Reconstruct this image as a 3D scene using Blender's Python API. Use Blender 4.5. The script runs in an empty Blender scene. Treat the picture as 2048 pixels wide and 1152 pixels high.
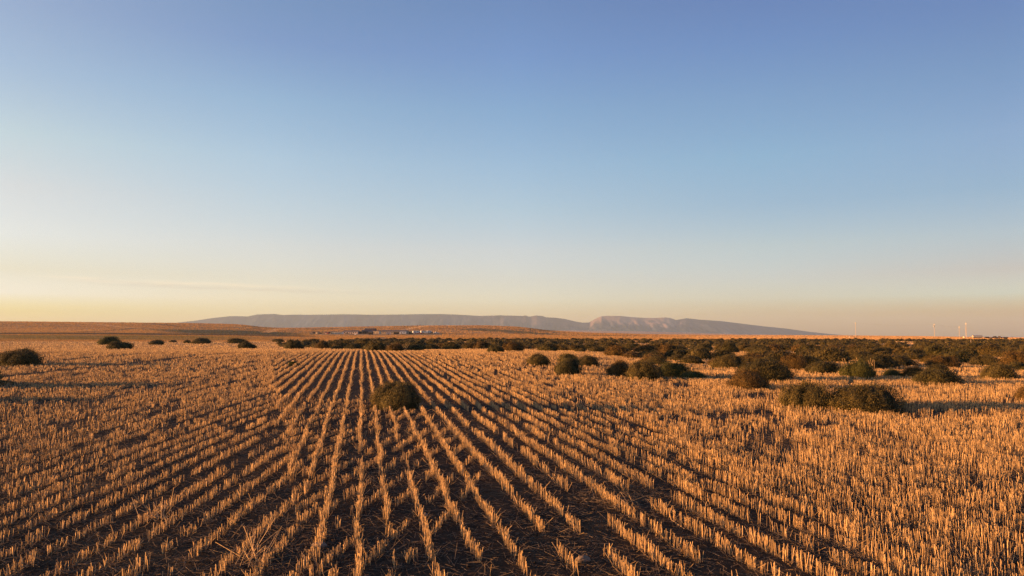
import bpy, math
import numpy as np
from mathutils import Vector

rng = np.random.default_rng(11)
S = bpy.context.scene
COL = S.collection
PI = math.pi

# ------------------------------------------------------------------ camera model
F = 1500.0            # focal length in photo pixels (2048 wide)
CAM_H = 1.7
PITCH = math.atan(96.0 / F)


def ray(px, py):
    u, v = (px - 1024) / F, (576 - py) / F
    return np.array([u, math.cos(PITCH) - v * math.sin(PITCH), math.sin(PITCH) + v * math.cos(PITCH)])


# ------------------------------------------------------------------ noise
def hash2(ix, iy, seed):
    h = (ix.astype(np.int64) * 374761393 + iy.astype(np.int64) * 668265263 + seed * 1442695041) & 0x7fffffff
    h = ((h ^ (h >> 13)) * 1274126177) & 0x7fffffff
    h = ((h ^ (h >> 15)) * 2246822519) & 0x7fffffff
    return (h ^ (h >> 16)).astype(np.float64) / 0x7fffffff


def vnoise(x, y, seed=0):
    x = np.asarray(x, float); y = np.asarray(y, float)
    ix, iy = np.floor(x), np.floor(y)
    fx, fy = x - ix, y - iy
    fx = fx * fx * (3 - 2 * fx); fy = fy * fy * (3 - 2 * fy)
    a = hash2(ix, iy, seed); b = hash2(ix + 1, iy, seed)
    c = hash2(ix, iy + 1, seed); d = hash2(ix + 1, iy + 1, seed)
    return (a * (1 - fx) + b * fx) * (1 - fy) + (c * (1 - fx) + d * fx) * fy


def fbm(x, y, seed=0, octv=4):
    s, a, t = 0, 0.5, 0
    for k in range(octv):
        s = s + a * vnoise(x * 2 ** k, y * 2 ** k, seed + k * 17); t += a; a *= 0.5
    return s / t


def sstep(a, b, x):
    t = np.clip((x - a) / (b - a), 0, 1)
    return t * t * (3 - 2 * t)


# ------------------------------------------------------------------ terrain heights
TX = np.array([-900, -300, 0, 200, 380, 480, 545, 620, 740, 870, 960, 1030, 1060, 1090, 1180, 1300, 1500, 1700, 1850, 2048, 2500, 3200], float)
Y220 = np.array([682.5, 682.5, 682.5, 682.5, 682.5, 682.5, 682, 682, 682, 682, 682, 682, 682, 682, 682, 682, 682, 682, 682, 682, 682, 682], float)
Y420 = np.array([668, 668, 668, 668.5, 670, 671, 672, 673, 673.5, 673.5, 674, 674, 674, 674.5, 676, 676.5, 677, 677, 677, 678, 678, 678], float)
Y700 = np.array([660, 660, 660, 660.5, 662, 663, 665.5, 669, 670.5, 671, 670.5, 670, 670, 671, 672.5, 674, 674.5, 675, 675.3, 677, 677, 677], float)
Y1100 = np.array([638, 638, 640, 641.5, 643.3, 646, 654.5, 653, 650, 647.3, 648, 650.5, 654, 659, 664.5, 668, 670.5, 671.3, 672.6, 675.5, 676, 676], float)
Y6000 = np.array([668, 668, 668, 668, 668, 668, 668, 665, 663, 661, 660, 659.5, 659.3, 659.3, 660, 662.2, 668, 671, 673, 676, 676, 676], float)
HD = np.array([1, 20, 34, 40, 54, 80, 120, 220, 420, 700, 1100, 1500, 3000, 5800, 9000, 15500], float)


def z_at(y, d):
    return CAM_H + (672 - y) / F * d


def build_table():
    xs = np.linspace(-900, 3200, 420)
    rows = []
    n = np.ones_like(xs)
    rt = sstep(960, 1420, xs)
    rows += [0.02 * n] + [a + (b - a) * rt for a, b in ((.48, .38), (.76, .40), (.83, .36), (.62, .28), (.28, .14), (.16, .08))]
    ys = [np.interp(xs, TX, t) for t in (Y220, Y420, Y700, Y1100, Y6000)]
    rows += [z_at(ys[0], 220), z_at(ys[1], 420), z_at(ys[2], 700)]
    z11 = z_at(ys[3], 1100)
    rows += [z11, z11 - 7, np.minimum(z11, z_at(ys[4], 5800)) - 9, z_at(ys[4], 5800), z_at(ys[4], 5800) - 12, 0 * n]
    rows = np.array(rows)
    ld = np.linspace(math.log(1), math.log(15500), 700)
    tab = np.empty((len(ld), len(xs)))
    for j in range(len(xs)):
        tab[:, j] = np.interp(np.exp(ld), HD, rows[:, j])
    def blur(t, sig, ax):
        k = np.arange(-int(3 * sig), int(3 * sig) + 1)
        w = np.exp(-k * k / (2 * sig * sig)); w /= w.sum()
        return np.apply_along_axis(lambda v: np.convolve(np.pad(v, len(k) // 2, mode='edge'), w, 'valid'), ax, t)
    t1 = blur(tab, 1.6, 1)
    t2 = blur(t1, 7, 0)
    mix = sstep(60, 150, np.exp(ld))[:, None]
    near = blur(t1, 3, 0)
    return xs, ld, near * (1 - mix) + t2 * mix


GX, GL, GT = build_table()


def ground_z(X, Y):
    X = np.asarray(X, float); Y = np.asarray(Y, float)
    r = np.maximum(Y, 0.0) + 0.25 * np.maximum(np.abs(X) - 1.2 * np.maximum(Y, 0), 0)
    d = np.clip(r, 1.0, 15400)
    px = np.clip(X / np.maximum(d, 1.0) * F + 1024, -899, 3199)
    fx = (px - GX[0]) / (GX[1] - GX[0]); fl = (np.log(d) - GL[0]) / (GL[1] - GL[0])
    i = np.clip(np.floor(fx).astype(int), 0, len(GX) - 2); j = np.clip(np.floor(fl).astype(int), 0, len(GL) - 2)
    a = fx - i; b = fl - j
    z = (GT[j, i] * (1 - a) + GT[j, i + 1] * a) * (1 - b) + (GT[j + 1, i] * (1 - a) + GT[j + 1, i + 1] * a) * b
    z = z + (vnoise(X / 2.3, Y / 2.3, 3) - .5) * 0.035 * sstep(80, 30, d)
    und = (fbm(X / 160, Y / 160, 5, 3) - .5) * 2.0 * sstep(350, 900, d) * sstep(4000, 1500, d)
    und = und + (fbm(X / 45, Y / 45, 9, 3) - .5) * 0.9 * sstep(350, 900, d) * sstep(4000, 1500, d)
    return z + und


def hit(px, py, dmin=3.0, dmax=2000.0):
    """where the line of sight through a photo pixel meets the terrain"""
    r = ray(px, py)
    t = np.exp(np.linspace(math.log(dmin), math.log(dmax), 6000))
    P = r[None, :] * t[:, None]
    below = (CAM_H + P[:, 2]) <= ground_z(P[:, 0], P[:, 1])
    k = int(np.argmax(below)) if below.any() else len(t) - 1
    return P[k, 0], P[k, 1], float(ground_z(P[k, 0], P[k, 1]))


def at(px, d):
    X = (px - 1024) / F * d
    return X, d, float(ground_z(X, d))


# ------------------------------------------------------------------ object helpers
def tag(o, label=None, cat=None, group=None, kind=None):
    if label: o['label'] = label
    if cat: o['category'] = cat
    if group: o['group'] = group
    if kind: o['kind'] = kind
    return o


def empty(name, loc, rz=0.0):
    o = bpy.data.objects.new(name, None); COL.objects.link(o)
    o.location = loc; o.rotation_euler = (0, 0, rz); o.empty_display_size = 0.2
    return o


def mesh_np(name, V, Q, mat, smooth=False, tint=None, color=None):
    V = np.ascontiguousarray(V, dtype=np.float32); Q = np.ascontiguousarray(Q, dtype=np.int32)
    k = Q.shape[1]
    me = bpy.data.meshes.new(name)
    me.vertices.add(len(V)); me.vertices.foreach_set('co', V.ravel())
    me.loops.add(Q.size); me.loops.foreach_set('vertex_index', Q.ravel())
    me.polygons.add(len(Q)); me.polygons.foreach_set('loop_start', np.arange(0, Q.size, k, dtype=np.int32))
    if smooth: me.polygons.foreach_set('use_smooth', np.ones(len(Q), dtype=bool))
    if tint is not None:
        a = me.attributes.new('tint', 'FLOAT', 'POINT'); a.data.foreach_set('value', np.ascontiguousarray(tint, dtype=np.float32))
    if color is not None:
        a = me.attributes.new('albedo', 'FLOAT_COLOR', 'POINT')
        c = np.ones((len(V), 4), np.float32); c[:, :3] = color
        a.data.foreach_set('color', c.ravel())
    me.update(calc_edges=True)
    me.materials.append(mat)
    return me


def link(name, me, parent=None):
    o = bpy.data.objects.new(name, me); COL.objects.link(o)
    if parent is not None: o.parent = parent
    return o


# ------------------------------------------------------------------ materials
def new_mat(name):
    m = bpy.data.materials.new(name); m.use_nodes = True
    nt = m.node_tree
    return m, nt, nt.nodes, nt.links, nt.nodes['Principled BSDF']


def plain(name, col, rough=0.7, metal=0.0, var=0.25, scale=3.0, spec=0.3):
    m, nt, N, L, b = new_mat(name)
    tc = N.new('ShaderNodeTexCoord'); no = N.new('ShaderNodeTexNoise'); no.inputs['Scale'].default_value = scale; no.inputs['Detail'].default_value = 5
    L.new(tc.outputs['Object'], no.inputs['Vector'])
    r = N.new('ShaderNodeValToRGB')
    r.color_ramp.elements[0].position = .3; r.color_ramp.elements[1].position = .7
    r.color_ramp.elements[0].color = tuple(c * (1 - var) for c in col) + (1,)
    r.color_ramp.elements[1].color = tuple(min(1, c * (1 + var)) for c in col) + (1,)
    L.new(no.outputs['Fac'], r.inputs['Fac']); L.new(r.outputs['Color'], b.inputs['Base Color'])
    b.inputs['Roughness'].default_value = rough; b.inputs['Metallic'].default_value = metal
    b.inputs['Specular IOR Level'].default_value = spec
    return m


def fibre_mat(name, c0, c1, transl=0.25, objcol=False, rough=.75):
    """plant matter: diffuse with some light passing through, colour varied by the per-blade 'tint'"""
    m, nt, N, L, b = new_mat(name)
    out = N['Material Output']
    at_ = N.new('ShaderNodeAttribute'); at_.attribute_name = 'tint'
    r = N.new('ShaderNodeValToRGB'); r.color_ramp.elements[0].color = c0 + (1,); r.color_ramp.elements[1].color = c1 + (1,)
    L.new(at_.outputs['Fac'], r.inputs['Fac'])
    col = r.outputs['Color']
    if objcol:
        oi = N.new('ShaderNodeObjectInfo'); mx = N.new('ShaderNodeMix'); mx.data_type = 'RGBA'; mx.blend_type = 'MULTIPLY'; mx.inputs['Factor'].default_value = 1
        L.new(col, mx.inputs[6]); L.new(oi.outputs['Color'], mx.inputs[7]); col = mx.outputs[2]
    L.new(col, b.inputs['Base Color']); b.inputs['Roughness'].default_value = rough
    b.inputs['Specular IOR Level'].default_value = .25
    tr = N.new('ShaderNodeBsdfTranslucent'); L.new(col, tr.inputs['Color'])
    ms = N.new('ShaderNodeMixShader'); ms.inputs[0].default_value = transl
    L.new(b.outputs[0], ms.inputs[1]); L.new(tr.outputs[0], ms.inputs[2]); L.new(ms.outputs[0], out.inputs['Surface'])
    return m


M_STRAW = fibre_mat('straw', (.12, .074, .036), (.88, .610, .315), .12)
M_LITTER = fibre_mat('straw_litter', (.07, .054, .042), (.34, .25, .17), .1)
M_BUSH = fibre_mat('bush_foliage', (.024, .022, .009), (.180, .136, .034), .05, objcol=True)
M_STEM = plain('bush_stem', (.10, .07, .045), .9)
M_GRASS = fibre_mat('dry_grass', (.30, .19, .085), (.52, .34, .16), .25)

WEED = M_STRAW

# ground: albedo per point comes from the land use and some painted shade, soil grain and bumps are procedural
def ground_material():
    m, nt, N, L, b = new_mat('ground_soil_and_grass')
    ge = N.new('ShaderNodeNewGeometry')
    a = N.new('ShaderNodeAttribute'); a.attribute_name = 'albedo'
    n1 = N.new('ShaderNodeTexNoise'); n1.inputs['Scale'].default_value = 9; n1.inputs['Detail'].default_value = 8; n1.inputs['Roughness'].default_value = .7
    L.new(ge.outputs['Position'], n1.inputs['Vector'])
    mr = N.new('ShaderNodeMapRange'); mr.inputs[1].default_value = .3; mr.inputs[2].default_value = .7; mr.inputs[3].default_value = .55; mr.inputs[4].default_value = 1.45
    L.new(n1.outputs['Fac'], mr.inputs[0])
    mx = N.new('ShaderNodeMix'); mx.data_type = 'RGBA'; mx.blend_type = 'MULTIPLY'; mx.inputs['Factor'].default_value = 1
    L.new(a.outputs['Color'], mx.inputs[6]); L.new(mr.outputs[0], mx.inputs[7])
    L.new(mx.outputs[2], b.inputs['Base Color'])
    b.inputs['Roughness'].default_value = .95; b.inputs['Specular IOR Level'].default_value = .1
    n2 = N.new('ShaderNodeTexNoise'); n2.inputs['Scale'].default_value = 22; n2.inputs['Detail'].default_value = 6; n2.inputs['Roughness'].default_value = .65
    L.new(ge.outputs['Position'], n2.inputs['Vector'])
    bp = N.new('ShaderNodeBump'); bp.inputs['Strength'].default_value = .9; bp.inputs['Distance'].default_value = .05
    L.new(n2.outputs['Fac'], bp.inputs['Height']); L.new(bp.outputs[0], b.inputs['Normal'])
    return m


# ------------------------------------------------------------------ ground sheet
def land_albedo(X, Y):
    d = np.maximum(Y, .1)
    px = X / d * F + 1024
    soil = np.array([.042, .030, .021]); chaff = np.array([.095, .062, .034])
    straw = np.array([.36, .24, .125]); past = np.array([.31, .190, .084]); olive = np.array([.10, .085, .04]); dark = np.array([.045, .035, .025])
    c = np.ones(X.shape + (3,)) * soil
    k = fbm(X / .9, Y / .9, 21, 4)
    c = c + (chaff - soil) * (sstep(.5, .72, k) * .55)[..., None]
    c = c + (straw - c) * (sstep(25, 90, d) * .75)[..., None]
    # pasture and hills past the field
    f = sstep(190, 225, d + (fbm(X / 20, Y / 20, 4) - .5) * 40)
    pc = past * (0.72 + .56 * fbm(X / 70, Y / 16, 31, 4))[..., None]
    c = c + (pc - c) * f[..., None]
    # olive pasture strip below the left hill
    s = sstep(225, 250, d) * sstep(395, 350, d) * sstep(640, 420, px)
    c = c + (olive * 1.5 - c) * (s * (.55 + .4 * sstep(.4, .6, fbm(X / 60, Y / 22, 41))))[..., None]
    # shaded bank at the foot of the hill, its shadow painted as a dark strip
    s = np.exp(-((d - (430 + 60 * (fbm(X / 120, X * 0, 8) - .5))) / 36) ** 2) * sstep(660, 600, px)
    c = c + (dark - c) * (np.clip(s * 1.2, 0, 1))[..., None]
    # green slope between the hills, its shade painted in as darker green
    e = (d - 600) / 150
    s = sstep(1.0, .6, np.abs(e)) * sstep(290, 380, px + 40 * e) * sstep(640, 560, px)
    c = c + (np.array([.060, .062, .036]) - c) * (s * .95)[..., None]
    # field tracks and stripes up the hills
    for (xa, da, xb, db, w, cc) in ((160, 520, 268, 760, 5, dark * 1.4), (268, 760, 150, 1010, 6, straw * 1.15), (150, 640, 420, 720, 6, straw * 1.1), (370, 820, 285, 980, 6, dark * 1.6),
                                    (788, 790, 870, 1080, 6, straw * 1.35), (530, 660, 556, 900, 6, straw * 1.25), (-200, 620, 200, 640, 8, straw * 1.2), (800, 990, 860, 1040, 16, olive * 1.3), (960, 840, 1090, 740, 30, olive), (1040, 700, 1240, 760, 16, olive * .8)):
        xA = (xa - 1024) / F * da; xB = (xb - 1024) / F * db
        ux, uy = xB - xA, db - da; ll = ux * ux + uy * uy
        t = np.clip(((X - xA) * ux + (Y - da) * uy) / ll, 0, 1)
        dist = np.hypot(X - xA - t * ux, Y - da - t * uy)
        s = sstep(w, w * .4, dist)
        c = c + (cc - c) * (s * .85)[..., None]
    # right: ground between bushes is chaffy, the far rise beyond is bare stubble
    s = sstep(1250, 1500, px) * sstep(215, 260, d) * sstep(2500, 1500, d)
    c = c + (np.array([.46, .29, .14]) * (.85 + .3 * fbm(X / 90, Y / 14, 55))[..., None] - c) * (s * .7)[..., None]
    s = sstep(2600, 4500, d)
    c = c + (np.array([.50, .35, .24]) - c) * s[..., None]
    return c


az = np.concatenate([np.arange(-180, -42, 6.0), np.arange(-42, 42.01, .16), np.arange(48, 180, 6.0)]) * PI / 180
rr = np.concatenate([np.exp(np.linspace(math.log(.5), math.log(120), 190)), np.linspace(124, 1250, 260), np.exp(np.linspace(math.log(1270), math.log(15400), 60))])
AZ, RR = np.meshgrid(az, rr)
gX = RR * np.sin(AZ); gY = RR * np.cos(AZ)
gZ = ground_z(gX, gY)
ridge = (fbm(gX / .16, gY / .16, 61, 3) - .5) * .03 * sstep(14, 6, RR)
gZ = gZ + ridge
V = np.stack([gX, gY, gZ], -1)
nr, na = RR.shape
idx = np.arange(nr * na).reshape(nr, na)
nxt = np.roll(idx, -1, axis=1)
Q = np.stack([idx[:-1], nxt[:-1], nxt[1:], idx[1:]], -1).reshape(-1, 4)
Q = Q[:, ::-1]
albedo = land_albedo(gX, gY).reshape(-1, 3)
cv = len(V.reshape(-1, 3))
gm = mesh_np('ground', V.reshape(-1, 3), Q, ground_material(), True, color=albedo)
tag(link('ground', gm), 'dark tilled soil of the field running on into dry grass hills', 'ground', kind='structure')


# ------------------------------------------------------------------ bushes
def bush_shell(seed, n, blen, bw, core=True, spike=.10):
    """unit bush: radius 1 in plan, height 1; fine blades through a lumpy dome"""
    r = np.random.default_rng(seed)
    el = np.arcsin(np.clip(r.uniform(-.10, 1, n), -1, 1)); az_ = r.uniform(0, 2 * PI, n)
    lx, ly = az_ * 1.9 + seed, el * 3 + seed
    px_, py_, pz_ = np.cos(el) * np.cos(az_), np.cos(el) * np.sin(az_), np.sin(el)
    def lump(a, b, c):
        return .60 + .62 * (vnoise(a * 1.6 + 5 + seed, b * 1.6 + c * 1.1, seed) * .55 + vnoise(a * 4.2 + seed, b * 4.2 + c * 3.3, seed + 3) * .45)
    R = lump(px_, py_, pz_)
    depth = 1 - .22 * r.random(n) ** 1.6
    depth += np.where(r.random(n) < .10, spike * r.random(n), 0) + np.where(r.random(n) < .03, 1.7 * spike * r.random(n), 0)
    flat = 1 - .10 * np.exp(-((pz_ - .05) / .12) ** 2)
    P = np.stack([px_ * flat, py_ * flat, np.maximum(pz_, -.02) ** .85 if False else np.where(pz_ > 0, np.abs(pz_) ** .82, pz_ * .5)], -1) * (R * depth)[:, None]
    P[:, 2] += .10 * np.maximum(0, 1 - P[:, 2] * 2)
    out = P - np.array([0, 0, -.15]); out /= np.linalg.norm(out, axis=1)[:, None]
    leafy = (r.random(n) < .72)[:, None]
    nrm = out + r.normal(0, .32, (n, 3))                       # most leaves lie in the surface of the dome, the rest stick out as twigs
    Dl = np.cross(nrm, np.cross(np.array([0, 0, 1.]) + r.normal(0, .5, (n, 3)), nrm))
    Dt = out * .9 + np.array([0, 0, .5]) + r.normal(0, .38, (n, 3))
    D = np.where(leafy, Dl, Dt); D /= np.linalg.norm(D, axis=1)[:, None]
    A = np.cross(D, np.where(leafy, nrm, r.normal(0, 1, (n, 3)))); A /= np.linalg.norm(A, axis=1)[:, None]
    l = blen * (r.uniform(.5, 1.5, n)[:, None]) * np.where(leafy, .8, 1.25); w = bw * r.uniform(.6, 1.4, n)[:, None] * np.where(leafy, 1.35, .75)
    Vv = np.empty((n, 3, 3)); Vv[:, 0] = P - A * w - D * l * .4; Vv[:, 1] = P + A * w - D * l * .4; Vv[:, 2] = P + D * l * .6
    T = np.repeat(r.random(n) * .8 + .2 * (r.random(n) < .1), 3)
    Q_ = np.arange(n * 3).reshape(n, 3)
    V_ = Vv.reshape(-1, 3)
    if core:
        m, k = 16, 28
        e2, a2 = np.meshgrid(np.linspace(-.1, PI / 2, m), np.linspace(0, 2 * PI, k, endpoint=False), indexing='ij')
        cx, cy, cz = np.cos(e2) * np.cos(a2), np.cos(e2) * np.sin(a2), np.sin(e2)
        R2 = lump(cx, cy, cz) * .85
        CV = np.stack([cx * R2 * .92, cy * R2 * .92, np.where(cz > 0, np.abs(cz) ** .82, cz) * R2 + .04], -1).reshape(-1, 3)
        ii = np.arange(m * k).reshape(m, k); jj = np.roll(ii, -1, 1)
        t1 = np.stack([ii[:-1], jj[:-1], jj[1:]], -1).reshape(-1, 3); t2 = np.stack([ii[:-1], jj[1:], ii[1:]], -1).reshape(-1, 3)
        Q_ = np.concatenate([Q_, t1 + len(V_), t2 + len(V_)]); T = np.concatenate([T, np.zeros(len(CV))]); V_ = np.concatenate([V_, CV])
    V_[:, 2] = np.maximum(V_[:, 2], -.06)
    return V_, Q_, T


NEAR_BUSH = []
for s in range(7):
    v, q, t = bush_shell(100 + s, 15000, .080, .0080, spike=.18)
    NEAR_BUSH.append(mesh_np('bush_foliage', v, q, M_BUSH, False, t))
MID_BUSH = []
for s in range(7):
    v, q, t = bush_shell(200 + s, 5600, .12, .015, spike=.18)
    MID_BUSH.append(mesh_np('bush', v, q, M_BUSH, False, t))


def tube_v(P, T, r0, r1, k=3, phase=None):
    """n tapered tubes with k sides from points P to points T"""
    n = len(P)
    D = T - P; D /= np.maximum(np.linalg.norm(D, axis=1), 1e-9)[:, None]
    ref = np.where(np.abs(D[:, 2:3]) > .8, np.array([[1., 0, 0]]), np.array([[0, 0, 1.]]))
    A = np.cross(D, ref); A /= np.linalg.norm(A, axis=1)[:, None]; B = np.cross(D, A)
    ph = (rng.uniform(0, 2 * PI, n) if phase is None else phase)[:, None] + np.arange(k)[None, :] * 2 * PI / k
    C = np.cos(ph)[..., None] * A[:, None, :] + np.sin(ph)[..., None] * B[:, None, :]
    r0 = np.broadcast_to(r0, (n,))[:, None, None]; r1 = np.broadcast_to(r1, (n,))[:, None, None]
    Vv = np.concatenate([P[:, None, :] + C * r0, T[:, None, :] + C * r1], axis=1)
    i = np.arange(k); j = (i + 1) % k
    q = np.stack([i, j, j + k, i + k], -1)
    Qq = (np.arange(n)[:, None, None] * (2 * k) + q[None]).reshape(-1, 4)
    return Vv.reshape(-1, 3), Qq


def stem_mesh(seed):
    r = np.random.default_rng(seed); n = 9
    a = r.uniform(0, 2 * PI, n)
    P = np.stack([np.cos(a) * .06, np.sin(a) * .06, np.full(n, -.08)], -1)
    T = np.stack([np.cos(a) * .45, np.sin(a) * .45, np.full(n, .45)], -1)
    P = np.concatenate([P, [[0, 0, -.1]]]); T = np.concatenate([T, [[.03, .02, .30]]])
    v, q = tube_v(P, T, np.array([.022] * n + [.045]), np.array([.010] * n + [.035]), 5)
    return mesh_np('stem', v, q, M_STEM, True)


STEMS = [stem_mesh(s) for s in range(3)]
OLIVE, BROWN, GREEN, DARKB = (1, 1, 1, 1), (1.12, .88, .75, 1), (.72, .92, .66, 1), (.72, .78, .80, 1)

# x0, x1, top, bottom in the photograph, tint, label
BUSHES = [
    (2, 82, 696, 729, OLIVE, 'wide dome-shaped bush alone in the stubble, biggest one before the long hill'),
    (198, 240, 672, 690, GREEN, 'leafy green bush standing behind a darker twin at the far field edge'),
    (220, 267, 681, 699, DARKB, 'dark dome bush in front of the leafy green one, before the long hill'),
    (299, 330, 679, 690, DARKB, 'single low smooth bush alone at the far edge of the stubble'),
    (369, 386, 680, 687, OLIVE, 'tiny bush touching a longer bush at the far field edge'),
    (383, 425, 676, 688, OLIVE, 'long low bush with a tiny one at its sunny end, far field edge'),
    (459, 491, 675, 687, OLIVE, 'olive bush just behind a rounder dark bush, in line with the hill end'),
    (478, 513, 682, 698, DARKB, 'round dark bush standing forward in the stubble in line with the hill end'),
    (544, 572, 677, 685, OLIVE, 'low far bush below the gap between the two hills'),
    (571, 607, 678, 699, DARKB, 'tall blocky dark bush at the sunny end of the long bush band'),
    (604, 620, 678, 690, OLIVE, 'small bush peeking out behind the tall blocky dark bush'),
    (613, 645, 677, 690, OLIVE, 'olive bush below the small cream shed'),
    (631, 660, 681, 698, BROWN, 'brownish bush at the front of the band below the red shed'),
    (655, 690, 678, 695, OLIVE, 'dark rounded bush below the long white trailer home'),
    (683, 710, 680, 697, DARKB, 'dark bush at the front of the band below the ranch house'),
    (708, 745, 677, 693, OLIVE, 'sunlit olive bush below the dark barn'),
    (734, 775, 680, 702, OLIVE, 'large golden-sided bush where the stubble rows end, below the barn'),
    (772, 808, 685, 703, BROWN, 'brown twiggy bush with pale weeds where the stubble rows end'),
    (812, 847, 687, 702, DARKB, 'flat-topped near black bush where the stubble rows end, below the tractor'),
    (849, 889, 679, 694, OLIVE, 'broad olive bush below the parked campers'),
    (884, 920, 682, 700, OLIVE, 'half golden half black bush below the wire fence'),
    (932, 962, 678, 692, OLIVE, 'sunlit bush set back behind a pair of darker ones, below the bare hill'),
    (947, 983, 682, 699, BROWN, 'brown bush in the middle of a clump below the bare hill'),
    (975, 1008, 688, 704, DARKB, 'low black bush at the foot of a clump on the crest of the field'),
    (1004, 1049, 681, 703, BROWN, 'tall brown bush ending the clump on the crest of the field'),
    (1074, 1118, 686, 703, DARKB, 'lone dome bush on pale ground just past the crest of the field'),
    (1053, 1101, 706, 728, OLIVE, 'round bush standing apart at the crest of the stubble, first of a row of four'),
    (1113, 1158, 702, 726, OLIVE, 'bush tucked behind the front ball-shaped bush in the group of three'),
    (1105, 1162, 714, 748, DARKB, 'ball-shaped front bush of the group of three on the crest'),
    (1151, 1200, 709, 732, OLIVE, 'bush leaning away behind the group of three, showing its short trunk'),
    (1134, 1170, 686, 701, OLIVE, 'mid band bush behind the group of three, golden on its sunny side'),
    (1160, 1198, 687, 701, DARKB, 'dark mid band bush touching its golden neighbour behind the group of three'),
    (1195, 1240, 684, 704, OLIVE, 'tall mid band bush with a smaller brown bush at its foot'),
    (1214, 1250, 695, 709, BROWN, 'small brown bush at the foot of the tall mid band bush'),
    (1241, 1269, 686, 703, OLIVE, 'rounded mid band bush between a tall one and a long low one'),
    (1268, 1312, 688, 705, BROWN, 'long low brown bush in the mid band below the flat-topped mountain'),
    (1311, 1366, 687, 713, BROWN, 'large brown bush at the near side of the mid band below the mountain end'),
    (1288, 1332, 710, 729, OLIVE, 'bush peeking over the back of the big sprawling clump'),
    (1212, 1262, 720, 750, BROWN, 'brown sunny lobe of the big sprawling clump'),
    (1249, 1322, 717, 757, OLIVE, 'largest dark bush of the big sprawling clump in the stubble'),
    (1312, 1376, 722, 754, GREEN, 'green bush at the shaded end of the big sprawling clump'),
    (1352, 1412, 737, 756, GREEN, 'low green weed spreading into the shade beyond the sprawling clump'),
    (1375, 1424, 693, 719, OLIVE, 'bush at the stubble edge with a wide flat bush beside it'),
    (1418, 1486, 707, 736, OLIVE, 'wide flat bush with black shaded front at the stubble edge'),
    (1485, 1541, 700, 723, OLIVE, 'bush just behind the big double mound at the stubble edge'),
    (1475, 1579, 716, 760, DARKB, 'big dark bush forming the back of the double mound'),
    (1454, 1535, 736, 776, BROWN, 'brown rounded bush forming the front of the double mound'),
    (1559, 1610, 708, 739, BROWN, 'brown bush set behind the double mound on pale ground'),
    (1605, 1680, 716, 746, DARKB, 'smooth wide dark bush with reddish top, behind the big pair'),
    (1556, 1655, 761, 813, OLIVE, 'smaller sunlit bush of the big near pair'),
    (1642, 1784, 764, 819, OLIVE, 'largest bush of all, the wide one of the big near pair'),
    (1683, 1748, 721, 755, GREEN, 'green bush with pale dry weed stalks growing through it'),
    (1763, 1801, 737, 753, GREEN, 'small low green bush beside the weedy green bush'),
    (1735, 1825, 707, 731, OLIVE, 'long flat-topped bush with black front, behind the weedy green bush'),
    (1803, 1845, 731, 754, BROWN, 'brown twiggy bush at the sunny end of the big dark oval bush'),
    (1823, 1911, 731, 767, DARKB, 'big dark oval bush on a short trunk by the frame side'),
    (1851, 1915, 710, 735, BROWN, 'red brown bush right behind the big dark oval bush'),
    (1958, 2026, 724, 757, OLIVE, 'smooth dome bush standing alone on striped shade past the oval bush'),
    (1942, 1996, 709, 731, OLIVE, 'flat bush behind the smooth lone dome bush'),
    (2028, 2085, 770, 798, BROWN, 'brown bush cut off by the frame edge above the tall stubble'),
    (1996, 2062, 700, 737, BROWN, 'tall brown bush cut off by the frame edge behind the dome bush'),
    (1903, 1957, 698, 723, OLIVE, 'olive bush behind the red brown one, below the silver tank'),
    (1832, 1882, 690, 709, DARKB, 'flat dark bush on pale ground below the pole with a transformer'),
    (1690, 1762, 690, 712, OLIVE, 'broad far bush below the lone utility pole'),
    (-130, -8, 728, 772, OLIVE, 'bush beyond the frame edge whose long shadow bands the stubble'),
    (-190, -92, 700, 726, OLIVE, 'far bush beyond the frame edge past the lone dome bush'),
    (-175, -65, 768, 803, OLIVE, 'near low bush beyond the frame edge beside the sunny stubble'),
    (745, 846, 758, 812, OLIVE, 'lone bush amid the stubble rows, gold on one side and black on the other'),
]
foot = []   # x, y, rx, ry : stubble is left out where bushes stand


def place_bush(mesh, loc, hw, h, rz, colr, near, k, name='bush'):
    jitter = rng.uniform(.9, 1.12)
    c = tuple(float(v) * jitter for v in colr[:3]) + (1,)
    if near:
        e = empty(name, loc, rz)
        f = link('foliage', mesh, e); f.scale = (hw, hw * .95, h); f.color = c
        s_ = link('stem', STEMS[k % 3], e); s_.scale = (hw, hw, h * .9)
        return e
    o = link(name, mesh); o.location = loc; o.rotation_euler = (rng.normal(0, .07), rng.normal(0, .07), rz); o.scale = (hw, hw * rng.uniform(.8, 1.15), h); o.color = c
    return o


for k, (x0, x1, yt, yb, colr, lab) in enumerate(BUSHES):
    xc = (x0 + x1) / 2
    X, Yd, Z = hit(xc, yb - 1)
    X, Yd, Z = hit(xc, yb - 1 + .085 * F / Yd)          # the foot is hidden by the stubble before it
    sc = Yd / F
    hw = (x1 - x0) / 2 * sc * 1.12
    Yc = Yd + hw * .55
    X = (xc - 1024) / F * Yc; hw *= Yc / Yd
    near = Yd < 48
    Z = float(ground_z(X, Yc)); h = max(.25, (z_at(yt, Yc) - Z) * 1.01)
    o = place_bush((NEAR_BUSH if Yd < 34 else MID_BUSH)[k % 7], (X, Yc, Z - .02), hw, h, rng.uniform(0, 6.28), colr, near, k)
    weedy = 'weed' if lab.startswith('low green weed') else 'bush'
    tag(o, lab, weedy, 'bushes scattered over the stubble field')
    foot.append((X, Yc, hw * .72, hw * .72))

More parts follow.
